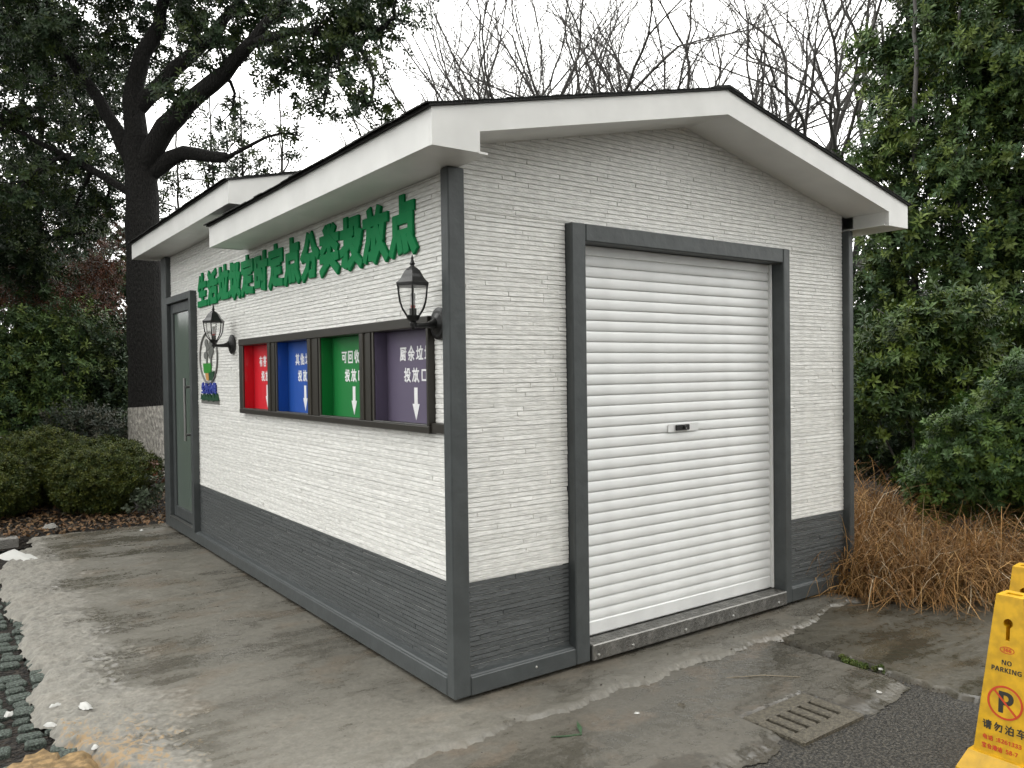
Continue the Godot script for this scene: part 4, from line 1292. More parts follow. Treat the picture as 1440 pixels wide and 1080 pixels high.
func make_trees() -> void:
	# large dark evergreen behind the far end of the kiosk
	var t := thing("camphor_tree", "large dark evergreen tree with whitewashed trunk behind the kiosk door end", "tree")
	var b := MB.new()
	limb(b, [Vector3(0.50, -0.1, -8.62), Vector3(0.47, 1.11, -8.65)], 0.32, 0.255, 16, 0.01)
	put(b, "whitewashed_trunk", M.limewash, t).set_meta("label", "whitewashed lower trunk")
	b = MB.new()
	limb(b, [Vector3(0.47, 1.09, -8.65), Vector3(0.46, 2.77, -8.68), Vector3(0.45, 4.23, -8.71), Vector3(0.43, 4.75, -8.73)], 0.253, 0.2, 16, 0.03)
	put(b, "trunk", M.bark, t)
	var limbs := [
		[[Vector3(0.42, 4.6, -8.72), Vector3(0.41, 5.58, -8.77), Vector3(0.72, 6.45, -8.57), Vector3(0.85, 7.4, -8.4)], 0.16, 0.045],
		[[Vector3(0.44, 4.35, -8.7), Vector3(0.82, 5.0, -8.21), Vector3(1.21, 5.43, -7.57), Vector3(1.49, 5.78, -7.0), Vector3(1.9, 6.42, -6.5)], 0.165, 0.045],
		[[Vector3(0.44, 5.2, -8.74), Vector3(1.05, 5.91, -8.31), Vector3(1.51, 6.53, -8.24), Vector3(1.9, 7.2, -8.0)], 0.12, 0.04],
		[[Vector3(0.5, 4.25, -8.7), Vector3(0.84, 4.52, -8.31), Vector3(1.1, 4.45, -7.95), Vector3(1.3, 4.4, -7.7)], 0.12, 0.07],
		[[Vector3(0.42, 4.3, -8.72), Vector3(0.09, 5.1, -8.99), Vector3(-0.36, 6.0, -9.34), Vector3(-0.8, 6.8, -9.5)], 0.11, 0.035],
		[[Vector3(0.40, 3.95, -8.72), Vector3(-0.1, 4.35, -9.1), Vector3(-0.7, 4.7, -9.4), Vector3(-1.4, 5.1, -9.7)], 0.06, 0.025],
		[[Vector3(1.49, 5.72, -7.0), Vector3(1.9, 5.75, -6.4), Vector3(2.3, 5.5, -5.8)], 0.07, 0.02],
	]
	b = MB.new()
	var pts := []
	for q in limbs:
		limb(b, q[0], q[1], q[2], 12, 0.05)
		for k in range(1, q[0].size()):
			pts.append(q[0][k])
			pts.append((q[0][k] + q[0][k - 1]) * 0.5)
	put(b, "limbs", M.bark, t)
	b = MB.new()
	reach(b, pts, CAMPHOR, 0.03, 61, 7)
	put(b, "branches", M.bark, t)
	foliage(t, "crown", CAMPHOR, spray(1, 12, 0.066, 0.029, 0.13), 1350, GREEN_DARK, 71, 0.8, 0.25, 0.1)
	# pale young evergreen with thin stems
	t = thing("young_tree", "small thin-leaved evergreen with slender stems seen above the rear roof", "tree")
	b = MB.new()
	for q in [[1.6, -11.6, 0.045], [2.1, -11.3, 0.05], [2.5, -10.9, 0.055], [3.1, -10.6, 0.045]]:
		limb(b, [Vector3(q[0], 0.1, q[1]), Vector3(q[0] + 0.05, 3.0, q[1]), Vector3(q[0] - 0.03, 6.4, q[1] + 0.1)], q[2], 0.012, 6)
	reach(b, [Vector3(1.6, 4.2, -11.6), Vector3(2.1, 4.6, -11.3), Vector3(2.5, 4.9, -10.9), Vector3(3.1, 5.0, -10.6)], YOUNG, 0.018, 62, 6)
	put(b, "stems", M.twig_bark, t)
	foliage(t, "crown", YOUNG, spray(2, 9, 0.08, 0.03, 0.12), 700, GREEN_DARK, 72, 0.8, 0.2, -0.05)
	# evergreens on the right
	for q in [[EVERGREEN_A, Vector3(7.44, -0.1, -1.62), "tall dense evergreen tree nearest the kiosk's right corner", 73], [EVERGREEN_B, Vector3(8.0, -0.1, -0.75), "tall glossy evergreen tree at the right edge behind the rounded shrub", 74]]:
		t = thing("evergreen_tree", q[2], "tree", Vector3.ZERO, 0.0, "evergreens on the right")
		b = MB.new()
		var base: Vector3 = q[1]
		var nodes := []
		for k in 4:
			var o := base + Vector3((k % 2) * 0.25, 0, (k / 2) * 0.3 - 0.15)
			var e := o + Vector3(rng.randfn() * 0.25, 5.6 + rng.randf(), rng.randfn() * 0.25)
			limb(b, [o, o.lerp(e, 0.5) + Vector3(0.08 * k - 0.1, 0, 0.05), e], 0.055, 0.015, 7)
			for y in 10:
				nodes.append(o.lerp(e, y / 10.0))
		reach(b, nodes, q[0], 0.02, q[3], 6)
		put(b, "trunk", M.twig_bark, t)
		foliage(t, "crown", q[0], spray(q[3], 14, 0.07, 0.03, 0.12), 1700, GREEN_MID, q[3], 0.8, 0.2, -0.12)
	# tree in the hedge on the left
	t = thing("evergreen_tree", "dark evergreen tree at the left edge behind the hedge shrubs", "tree")
	b = MB.new()
	var ns := []
	for q in [Vector3(-0.6, 0, -11.9), Vector3(-1.3, 0, -12.1)]:
		limb(b, [q, q + Vector3(0.1, 3.2, 0.0), q + Vector3(0.3, 7.0, -0.3)], 0.1, 0.03, 8)
		for y in 8:
			ns.append(q + Vector3(0.1 + 0.03 * y, 1.5 + 0.7 * y, 0))
	reach(b, ns, LEFT_TREE, 0.025, 63, 6)
	put(b, "trunk", M.bark, t)
	foliage(t, "crown", LEFT_TREE, spray(5, 11, 0.085, 0.035, 0.12), 1100, GREEN_DARK, 75, 0.8, 0.2, -0.15)
	# more of the planting to the left, mirrored in the glass and the door
	var on_left := [[[-4.6, 1.3, -9.6, 1.1, 1], [-4.4, 2.6, -9.8, 1.0, 1], [-4.8, 4.0, -10.0, 1.1, 1], [-4.2, 5.4, -10.0, 1.2, 1]], [[-6.6, 1.3, -8.2, 1.2, 1], [-6.4, 2.8, -8.4, 1.1, 1], [-6.8, 4.4, -8.3, 1.2, 1]], [[-2.9, 1.2, -10.6, 0.9, 1], [-2.8, 2.6, -10.8, 0.9, 1], [-2.7, 4.0, -10.9, 1.0, 1]], [[-8.2, 1.4, -6.4, 1.2, 1], [-8.0, 3.0, -6.2, 1.2, 1], [-8.3, 4.6, -6.4, 1.2, 1]]]
	for k in on_left.size():
		var foot := Vector3(on_left[k][0][0], 0, on_left[k][0][2])
		t = thing("evergreen_tree", "evergreen tree left of the photo's edge, %s in its row" % ["second", "third", "first", "last"][k], "tree", Vector3.ZERO, 0.0, "evergreens in a row to the left")
		b = MB.new()
		var up := []
		limb(b, [foot, foot + Vector3(0.1, 2.0, 0), foot + Vector3(0.0, 4.6, 0)], 0.09, 0.03, 7)
		for y in 8:
			up.append(foot + Vector3(0, 0.6 * y, 0))
		reach(b, up, on_left[k], 0.025, 160 + k, 4)
		put(b, "trunk", M.bark, t)
		foliage(t, "crown", on_left[k], spray(50 + k, 11, 0.1, 0.042, 0.12), 900, GREEN_DARK, 170 + k, 0.6, 0.2, -0.2)
	# the row across the road, behind the photographer
	var clump := [[0.0, 1.6, 0.0, 1.5, 1], [0.9, 3.4, 0.3, 1.5, 1], [-0.9, 3.6, -0.2, 1.5, 1], [0.1, 5.4, 0.3, 1.7, 1], [0.2, 7.2, -0.2, 1.5, 1], [-0.4, 8.6, 0.1, 1.1, 1]]
	var first: Node3D = null
	var ways := [[-13.0, 2.0, "opposite the door end"], [-11.5, 6.0, "opposite the lettering"], [-9.5, 9.5, "opposite the window band"], [-6.5, 12.5, "behind the photographer's left shoulder"], [-3.0, 14.5, "straight behind the photographer"], [0.8, 15.0, "behind the photographer's right shoulder"], [4.8, 14.5, "opposite the roller shutter"], [8.5, 13.0, "opposite the kiosk's right corner"], [12.0, 10.5, "opposite the dry grass"]]
	for q in ways:
		var words: String = "evergreen tree across the road, %s" % q[2]
		if first == null:
			first = thing("road_tree", words, "tree", Vector3(q[0], -0.1, q[1]), 0.0, "evergreens across the road")
			first.set_meta("base_name", "road_tree")
			b = MB.new()
			limb(b, [Vector3.ZERO, Vector3(0.1, 4.0, 0), Vector3(0.1, 8.5, 0)], 0.16, 0.03, 8)
			reach(b, [Vector3(0.1, 1.5, 0), Vector3(0.1, 3.2, 0), Vector3(0.1, 5.0, 0), Vector3(0.1, 7.0, 0)], clump, 0.04, 301, 3)
			put(b, "trunk", M.bark, first)
			foliage(first, "crown", clump, spray(61, 11, 0.13, 0.055, 0.16), 300, GREEN_DARK, 302, 0.6, 0.2, -0.25)
		else:
			copy(first, words, Vector3(q[0], -0.1, q[1]), q[0] * 1.7, 0.9 + 0.03 * absf(q[0] - 2.0))
	# leafless trees beyond the roof
	var spots := [
		[Vector3(10.6, 0, -6.3), 0.17, 41, "leafless tree with leaning boughs rising behind the roof ridge", 4, 0.30],
		[Vector3(7.6, 0, -8.6), 0.13, 42, "leafless tree with straight upright boughs over the middle of the front roof slope", 5, 0.2],
		[Vector3(9.3, 0, -8.3), 0.15, 43, "leafless tree with forked boughs between the straight one and the ridge", 4, 0.24],
		[Vector3(6.1, 0, -9.6), 0.09, 44, "thin leafless tree behind the bend of the front fascia", 5, 0.18],
		[Vector3(11.6, 0, -8.0), 0.12, 45, "finely twigged leafless tree directly behind the roof ridge", 4, 0.25],
		[Vector3(10.7, 0, -4.9), 0.12, 46, "leafless tree with outspread boughs beside the right evergreens", 4, 0.34],
		[Vector3(8.6, 0, -10.6), 0.13, 48, "leafless tree with crossing boughs above the middle of the roof, farther back", 5, 0.22],
		[Vector3(12.4, 0, -6.4), 0.13, 49, "leafless tree with a low slanting bough right of the roof ridge, farther back", 4, 0.34],
		[Vector3(5.5, 0, -11.3), 0.07, 47, "slender leafless tree in the bright gap beside the dark crown", 4, 0.16],
	]
	for q in spots:
		t = thing("bare_tree", q[3], "tree", q[0], 0.0, "leafless trees behind the roof")
		var r := RandomNumberGenerator.new()
		r.seed = q[2]
		b = MB.new()
		limb(b, [Vector3(0, -0.15, 0), Vector3(0.03, 2.3, 0.02)], q[1], q[1] * 0.85, 9)
		put(b, "trunk", M.twig_bark, t)
		b = MB.new()
		for k in q[4]:
			var a: float = TAU * k / q[4] + r.randf() * 0.8
			var d := Vector3(cos(a) * q[5] * 1.5, 1.0, sin(a) * q[5] * 1.5).normalized()
			grow(b, Vector3(0.03, 2.1 + 0.1 * k, 0.02), d, 2.4, q[1] * 0.56, 0, r)
		put(b, "boughs", M.twig_bark, t)

func grow(b: MB, p: Vector3, d: Vector3, ln: float, r0: float, lvl: int, r: RandomNumberGenerator) -> void:
	var n := 5 if lvl < 3 else 3
	var pts := PackedVector3Array([p])
	var rad := PackedFloat32Array([r0])
	var q := p
	var e := d
	var r1 := r0 * 0.7
	for i in n:
		e = (e + Vector3(r.randfn(), r.randfn() * 0.4, r.randfn()) * 0.13 + Vector3(0, 0.035, 0)).normalized()
		q += e * ln / n
		pts.append(q)
		rad.append(lerpf(r0, r1, (i + 1.0) / n))
	b.tube(pts, rad, 6 if lvl < 2 else (4 if lvl < 4 else 3))
	if lvl >= 7 or r0 < 0.0035:
		return
	var kids := 2 if lvl < 5 else 1
	for k in kids:
		var s := Vector3(r.randfn(), r.randfn() * 0.3, r.randfn()).normalized()
		grow(b, q, (e + s * r.randf_range(0.28, 0.62)).normalized(), ln * r.randf_range(0.62, 0.85), r1 * r.randf_range(0.72, 0.95), lvl + 1, r)
	if lvl > 0:
		for k in 2:
			var i := 1 + r.randi() % (n - 1)
			var s := Vector3(r.randfn(), r.randfn() * 0.3 + 0.2, r.randfn()).normalized()
			grow(b, pts[i], (e * 0.7 + s * r.randf_range(0.4, 0.8)).normalized(), ln * r.randf_range(0.4, 0.65), rad[i] * 0.42, lvl + 2, r)

func shrub(called: String, label: String, category: String, clumps: Array, leaf: Mesh, per: float, cols: Array, sd: int, foot: Vector3, group := "", shell := 0.5, gap := -0.15, flat := 0.92, rag := 0.45) -> Node3D:
	var t := thing(called, label, category, Vector3.ZERO, 0.0, group)
	var b := MB.new()
	var nodes := []
	for k in 4:
		nodes.append(foot + Vector3(rng.randfn() * 0.08, 0.12 * k, rng.randfn() * 0.08))
	reach(b, nodes, clumps, 0.014, sd, 4)
	put(b, "stems", M.twig_bark, t)
	foliage(t, "foliage", clumps, leaf, per, cols, sd, shell, 0.1, gap, flat, rag)
	return t

func make_plants_near() -> void:
	var small := spray(11, 9, 0.026, 0.015, 0.04)
	# clipped round bushes at the left
	var g := "clipped round bushes left of the kiosk"
	shrub("round_bush", "clipped round bush closest to the kiosk door, in front of the whitewashed trunk", "bush", [[-0.31, 0.36, -7.1, 0.62, 1.0]], small, 26000, OLIVE, 81, Vector3(-0.3, -0.05, -7.1), g, 0.16, -0.7, 0.72, 0.16)
	shrub("round_bush", "clipped round bush set back between the other two", "bush", [[-0.86, 0.42, -8.2, 0.64, 1.0]], small, 26000, OLIVE, 82, Vector3(-0.85, -0.05, -8.2), g, 0.16, -0.7, 0.75, 0.16)
	shrub("round_bush", "clipped round bush cut off by the left edge of the photo", "bush", [[-1.46, 0.3, -7.45, 0.52, 1.0]], small, 26000, OLIVE, 83, Vector3(-1.45, -0.05, -7.45), g, 0.16, -0.7, 0.75, 0.16)
	# hedge shrubs
	var mid := spray(12, 9, 0.07, 0.03, 0.10)
	g = "tall shrubs behind the round bushes"
	shrub("tall_shrub", "tall yellowish shrub at the left edge behind the stone ledge", "shrub", [[-0.9, 1.6, -10.9, 0.75, 1.0], [-1.1, 0.9, -10.7, 0.7, 0.8], [-0.75, 2.25, -11.0, 0.5, 1.0], [-1.6, 1.9, -10.9, 0.8, 1.0]], mid, 2200, GREEN_MID, 84, Vector3(-0.9, 0.1, -10.9), g)
	shrub("tall_shrub", "tall glossy shrub in the middle of the left hedge", "shrub", [[-0.25, 1.5, -10.8, 0.75, 1.0], [-0.1, 2.2, -10.9, 0.55, 1.0], [-0.4, 0.9, -10.6, 0.6, 0.9]], mid, 2200, GREEN_MID, 85, Vector3(-0.2, 0.1, -10.8), g)
	shrub("tall_shrub", "tall dark shrub touching the left side of the big trunk", "shrub", [[0.35, 1.4, -10.6, 0.65, 1.0], [0.3, 2.0, -10.7, 0.5, 1.0], [0.5, 0.8, -10.4, 0.55, 0.9]], mid, 2200, GREEN_DARK, 86, Vector3(0.4, 0.1, -10.6), g)
	shrub("low_shrub", "low greyish loose shrub between the hedge and the round bushes", "shrub", [[-0.15, 0.75, -9.35, 0.5, 0.8], [0.1, 0.6, -9.2, 0.4, 0.8], [-0.4, 0.85, -9.5, 0.4, 0.7]], spray(13, 8, 0.05, 0.024, 0.1), 2400, [Color(0.05, 0.06, 0.045), Color(0.035, 0.05, 0.035), Color(0.075, 0.075, 0.055)], 87, Vector3(-0.15, 0.0, -9.3))
	shrub("red_shrub", "reddish twiggy shrub above the hedge beside the big trunk", "shrub", [[0.45, 2.6, -12.4, 0.6, 0.8], [0.6, 3.4, -12.5, 0.55, 0.7], [0.2, 2.5, -12.2, 0.45, 0.7], [0.3, 4.1, -12.8, 0.5, 0.6]], spray(14, 8, 0.06, 0.016, 0.12), 1600, [Color(0.11, 0.034, 0.016), Color(0.14, 0.05, 0.022), Color(0.07, 0.03, 0.018)], 88, Vector3(0.5, 0.2, -12.4))
	shrub("red_shrub", "reddish shrub showing over the hedge at the far left", "shrub", [[-0.35, 2.75, -12.0, 0.55, 0.8], [-0.85, 2.7, -11.9, 0.5, 0.7], [-0.1, 3.4, -12.6, 0.5, 0.6]], spray(15, 8, 0.06, 0.018, 0.12), 1600, [Color(0.10, 0.036, 0.018), Color(0.12, 0.055, 0.025)], 89, Vector3(-0.4, 0.2, -12.6))
	shrub("russet_tree", "small russet-leaved tree filling the gap left of the big trunk", "tree", [[0.2, 3.4, -13.6, 0.8, 1.0], [-0.6, 3.2, -13.8, 0.8, 0.9], [0.8, 4.3, -13.4, 0.7, 0.8], [0.0, 4.6, -14.0, 0.8, 0.8], [-1.2, 3.8, -14.0, 0.8, 0.8]], spray(22, 9, 0.06, 0.022, 0.12), 900, [Color(0.085, 0.032, 0.018), Color(0.06, 0.035, 0.02), Color(0.045, 0.045, 0.025), Color(0.11, 0.05, 0.03)], 96, Vector3(0.0, 0.2, -13.7))
	shrub("seedling", "small pale-leaved seedling beside the door post", "plant", [[-0.02, 0.16, -6.45, 0.16, 1.0], [-0.1, 0.08, -6.4, 0.12, 1.0], [0.08, 0.28, -6.5, 0.12, 0.8]], spray(16, 7, 0.05, 0.028, 0.06), 1500, [Color(0.09, 0.11, 0.075), Color(0.06, 0.08, 0.05)], 90, Vector3(0, -0.05, -6.45))
	shrub("rusty_plant", "rust coloured dead-leaved plant beside the door post behind the seedling", "plant", [[0.1, 0.36, -6.75, 0.2, 1.0], [-0.02, 0.3, -6.8, 0.18, 1.0]], spray(17, 7, 0.06, 0.022, 0.06), 1500, [Color(0.16, 0.065, 0.035), Color(0.11, 0.05, 0.03)], 91, Vector3(0.05, -0.05, -6.75))
	# right side
	shrub("rounded_shrub", "large rounded glossy shrub at the right behind the dry grass", "shrub", [[4.95, 0.95, 0.45, 0.62, 1.0], [5.35, 1.15, 0.75, 0.7, 1.0], [4.72, 0.8, 0.2, 0.5, 1.0], [5.5, 0.75, 0.2, 0.7, 0.9], [5.0, 1.3, 0.55, 0.45, 1.0], [5.2, 0.5, 0.7, 0.55, 0.9], [4.55, 0.6, 0.0, 0.34, 0.8]], spray(18, 14, 0.045, 0.02, 0.045, 1.1), 8000, GREEN_BRIGHT, 92, Vector3(5.0, -0.05, 0.5), "", 0.35, -0.3)
	shrub("leafy_shrub", "yellowish leafy shrub between the kiosk corner and the rounded shrub", "shrub", [[5.8, 1.7, -1.0, 0.5, 0.9], [6.2, 1.9, -0.7, 0.55, 0.9], [5.6, 1.2, -1.1, 0.45, 0.9], [6.3, 1.3, -0.6, 0.5, 0.9]], spray(19, 10, 0.066, 0.028, 0.09), 2800, [Color(0.05, 0.085, 0.02), Color(0.085, 0.12, 0.02), Color(0.032, 0.06, 0.02)], 93, Vector3(5.9, 0.0, -0.9))
	shrub("dark_shrub", "dark low shrub in shade behind the kiosk's right corner", "shrub", [[6.2, 0.8, -2.2, 0.6, 0.9], [6.6, 0.7, -1.6, 0.6, 0.9], [7.0, 0.8, -1.0, 0.6, 0.9]], mid, 1900, GREEN_DARK, 94, Vector3(6.5, -0.05, -1.7))
	make_dry_grass()
	# leaf litter on the bed
	var r := RandomNumberGenerator.new()
	r.seed = 17
	var b := MB.new()
	leaf_into(b, Vector3.ZERO, Vector3(0, 0, 1), Vector3.UP, 0.06, 0.032)
	var mm := MultiMesh.new()
	mm.transform_format = MultiMesh.TRANSFORM_3D
	mm.use_colors = true
	mm.mesh = b.mesh()
	mm.instance_count = 5200
	for i in 5200:
		var z := -5.9 - pow(r.randf(), 1.4) * 2.6
		var p := Vector3(r.randf_range(-2.6, 0.9), -0.02 + r.randf() * 0.03, z)
		mm.set_instance_transform(i, Transform3D(Basis.from_euler(Vector3(r.randfn() * 0.4, r.randf() * TAU, r.randfn() * 0.4)).scaled(Vector3.ONE * r.randf_range(0.5, 1.1)), p))
		mm.set_instance_color(i, [Color(0.16, 0.085, 0.035), Color(0.10, 0.055, 0.026), Color(0.2, 0.12, 0.055), Color(0.06, 0.045, 0.03)][r.randi() % 4])
	var o := MultiMeshInstance3D.new()
	o.multimesh = mm
	o.material_override = M.dry_blade
	o.name = "leaf_litter"
	add_child(o)
	tag(o, "brown fallen leaves strewn over the soil bed behind the pad", "leaf litter")
	kind(o, "stuff")

func grass_mesh(sd: int, count: int, h: float) -> ArrayMesh:
	var r := RandomNumberGenerator.new()
	r.seed = sd
	var b := MB.new()
	for i in count:
		var a := r.randf() * TAU
		var o := Vector3(cos(a), 0, sin(a))
		var p := Vector3(r.randfn() * 0.12, 0, r.randfn() * 0.12)
		var lean := r.randf_range(0.1, 1.15)
		var ln := h * r.randf_range(0.9, 2.0)
		var v := (Vector3.UP * (1.25 - lean * 0.7) + o * lean * 0.7 + Vector3(r.randfn(), 0, r.randfn()) * 0.15).normalized()
		var w := r.randf_range(0.0018, 0.0056)
		var tone := r.randf()
		b.col = Color(0.22, 0.105, 0.028).lerp(Color(0.40, 0.24, 0.088), tone * tone) * r.randf_range(0.38, 1.35)
		if r.randf() < 0.05:
			b.col = Color(0.45, 0.36, 0.24)
		var side := v.cross(Vector3.UP).normalized().rotated(v, r.randf_range(-1.0, 1.0))
		if side.length() < 0.5:
			side = Vector3.RIGHT
		var pts: Array[Vector3] = [p]
		var seg := 6
		for k in seg:
			v = (v + Vector3(r.randfn() * 0.035, -0.16 - 0.3 * k / seg * 2.0, r.randfn() * 0.035)).normalized()
			p += v * ln / seg
			p.y = maxf(p.y, 0.012 + r.randf() * 0.02)
			pts.append(p)
		for k in seg:
			var wa := w * (1.0 - 0.85 * k / seg)
			var wb := w * (1.0 - 0.85 * (k + 1.0) / seg)
			b.quad(pts[k] - side * wa, pts[k] + side * wa, pts[k + 1] + side * wb, pts[k + 1] - side * wb, Vector3.UP)
	return b.mesh()

func make_dry_grass() -> void:
	var meshes := [grass_mesh(201, 1100, 0.36), grass_mesh(202, 1000, 0.40), grass_mesh(203, 950, 0.44)]
	var spots := [
		[Vector3(3.35, -0.03, 0.0), 0, 1.0, "dry brown grass tuft against the kiosk's right corner"],
		[Vector3(3.55, -0.03, 0.32), 1, 1.0, "dry brown grass tuft second from the kiosk corner at the pavement edge"],
		[Vector3(3.85, -0.03, 0.58), 2, 1.0, "dry brown grass tuft in the middle of the front row"],
		[Vector3(4.15, -0.03, 0.86), 0, 1.05, "dry brown grass tuft just behind the farther yellow floor sign"],
		[Vector3(4.45, -0.03, 1.2), 1, 1.05, "dry brown grass tuft at the right edge of the photo"],
		[Vector3(3.75, -0.03, -0.5), 2, 1.25, "tall dry grass tuft behind the corner one, beside the kiosk wall"],
		[Vector3(4.15, -0.03, -0.2), 0, 1.2, "dry grass tuft leaning on the rounded shrub's left side"],
		[Vector3(4.2, -0.03, -1.0), 1, 1.35, "tall rust dry grass tuft farthest back along the kiosk"],
		[Vector3(4.75, -0.03, -0.75), 2, 1.25, "dry grass tuft behind the rounded shrub's left side"],
		[Vector3(4.35, -0.03, 0.35), 1, 1.0, "dry grass tuft at the foot of the rounded shrub"],
	]
	for i in spots.size():
		var q: Array = spots[i]
		var o := show_mesh(meshes[q[1]], "dry_grass", M.dry_blade)
		o.position = q[0]
		o.rotation.y = i * 1.3
		o.scale = Vector3.ONE * float(q[2])
		tag(o, q[3], "dry grass", "dry grass tufts right of the kiosk")

func make_far() -> void:
	# stone ledge at the far left
	var t := thing("stone_ledge", "low grey stone ledge at the left edge behind the round bushes", "ledge", Vector3(-1.2, 0.2, -10.2), 0.35)
	part_box(t, "base", Vector3(-0.9, -0.3, -0.16), Vector3(0.38, 0.44, 0.16), M.stone_grey, 0.01)
	part_box(t, "coping", Vector3(-0.95, 0.4405, -0.2), Vector3(0.43, 0.5, 0.2), M.stone_grey, 0.012)
	# woods behind everything
	var far := []
	var r := RandomNumberGenerator.new()
	r.seed = 5
	for k in 26:
		var f := k / 25.0
		far.append([lerpf(-7.0, 15.5, f) + r.randfn() * 0.3, 0.9 + r.randf() * 0.9, lerpf(-19.0, -6.0, f * f) + r.randfn() * 0.5, 1.5 + r.randf() * 0.6, 1.0])
	for k in 9:
		far.append([-6.0 + k * 1.15, 2.6 + r.randf() * 2.4, -17.5 + r.randfn() * 0.6, 1.3, 1.0])
	for k in 8:
		far.append([lerpf(10.0, 15.0, k / 7.0), 1.0 + r.randf() * 1.5, lerpf(-4.0, 6.0, k / 7.0), 1.9, 1.0])
	var o := foliage(self, "far_woods", far, spray(21, 11, 0.14, 0.06, 0.2), 330, GREEN_DARK, 99, 0.5, 0.2, -0.3)
	tag(o, "dark mass of far shrubs and woods closing the view at ground level", "woods")
	kind(o, "stuff")

# ---------------------------------------------------------------- floor signs
func text(parent: Node, words: String, size: float, at: Vector3, m: Material, tilt: float, bold := true) -> MeshInstance3D:
	var x := TextMesh.new()
	var f := SystemFont.new()
	f.font_names = PackedStringArray(["Droid Sans"])
	f.font_weight = 700 if bold else 400
	x.font = f
	x.text = words
	x.font_size = 64
	x.pixel_size = size / 64.0
	x.depth = 0.0012
	x.curve_step = 4.0
	var o := show_mesh(x, "printed_text", m, parent)
	o.transform = Transform3D(Basis(Vector3(1, 0, 0), tilt), at)
	return o

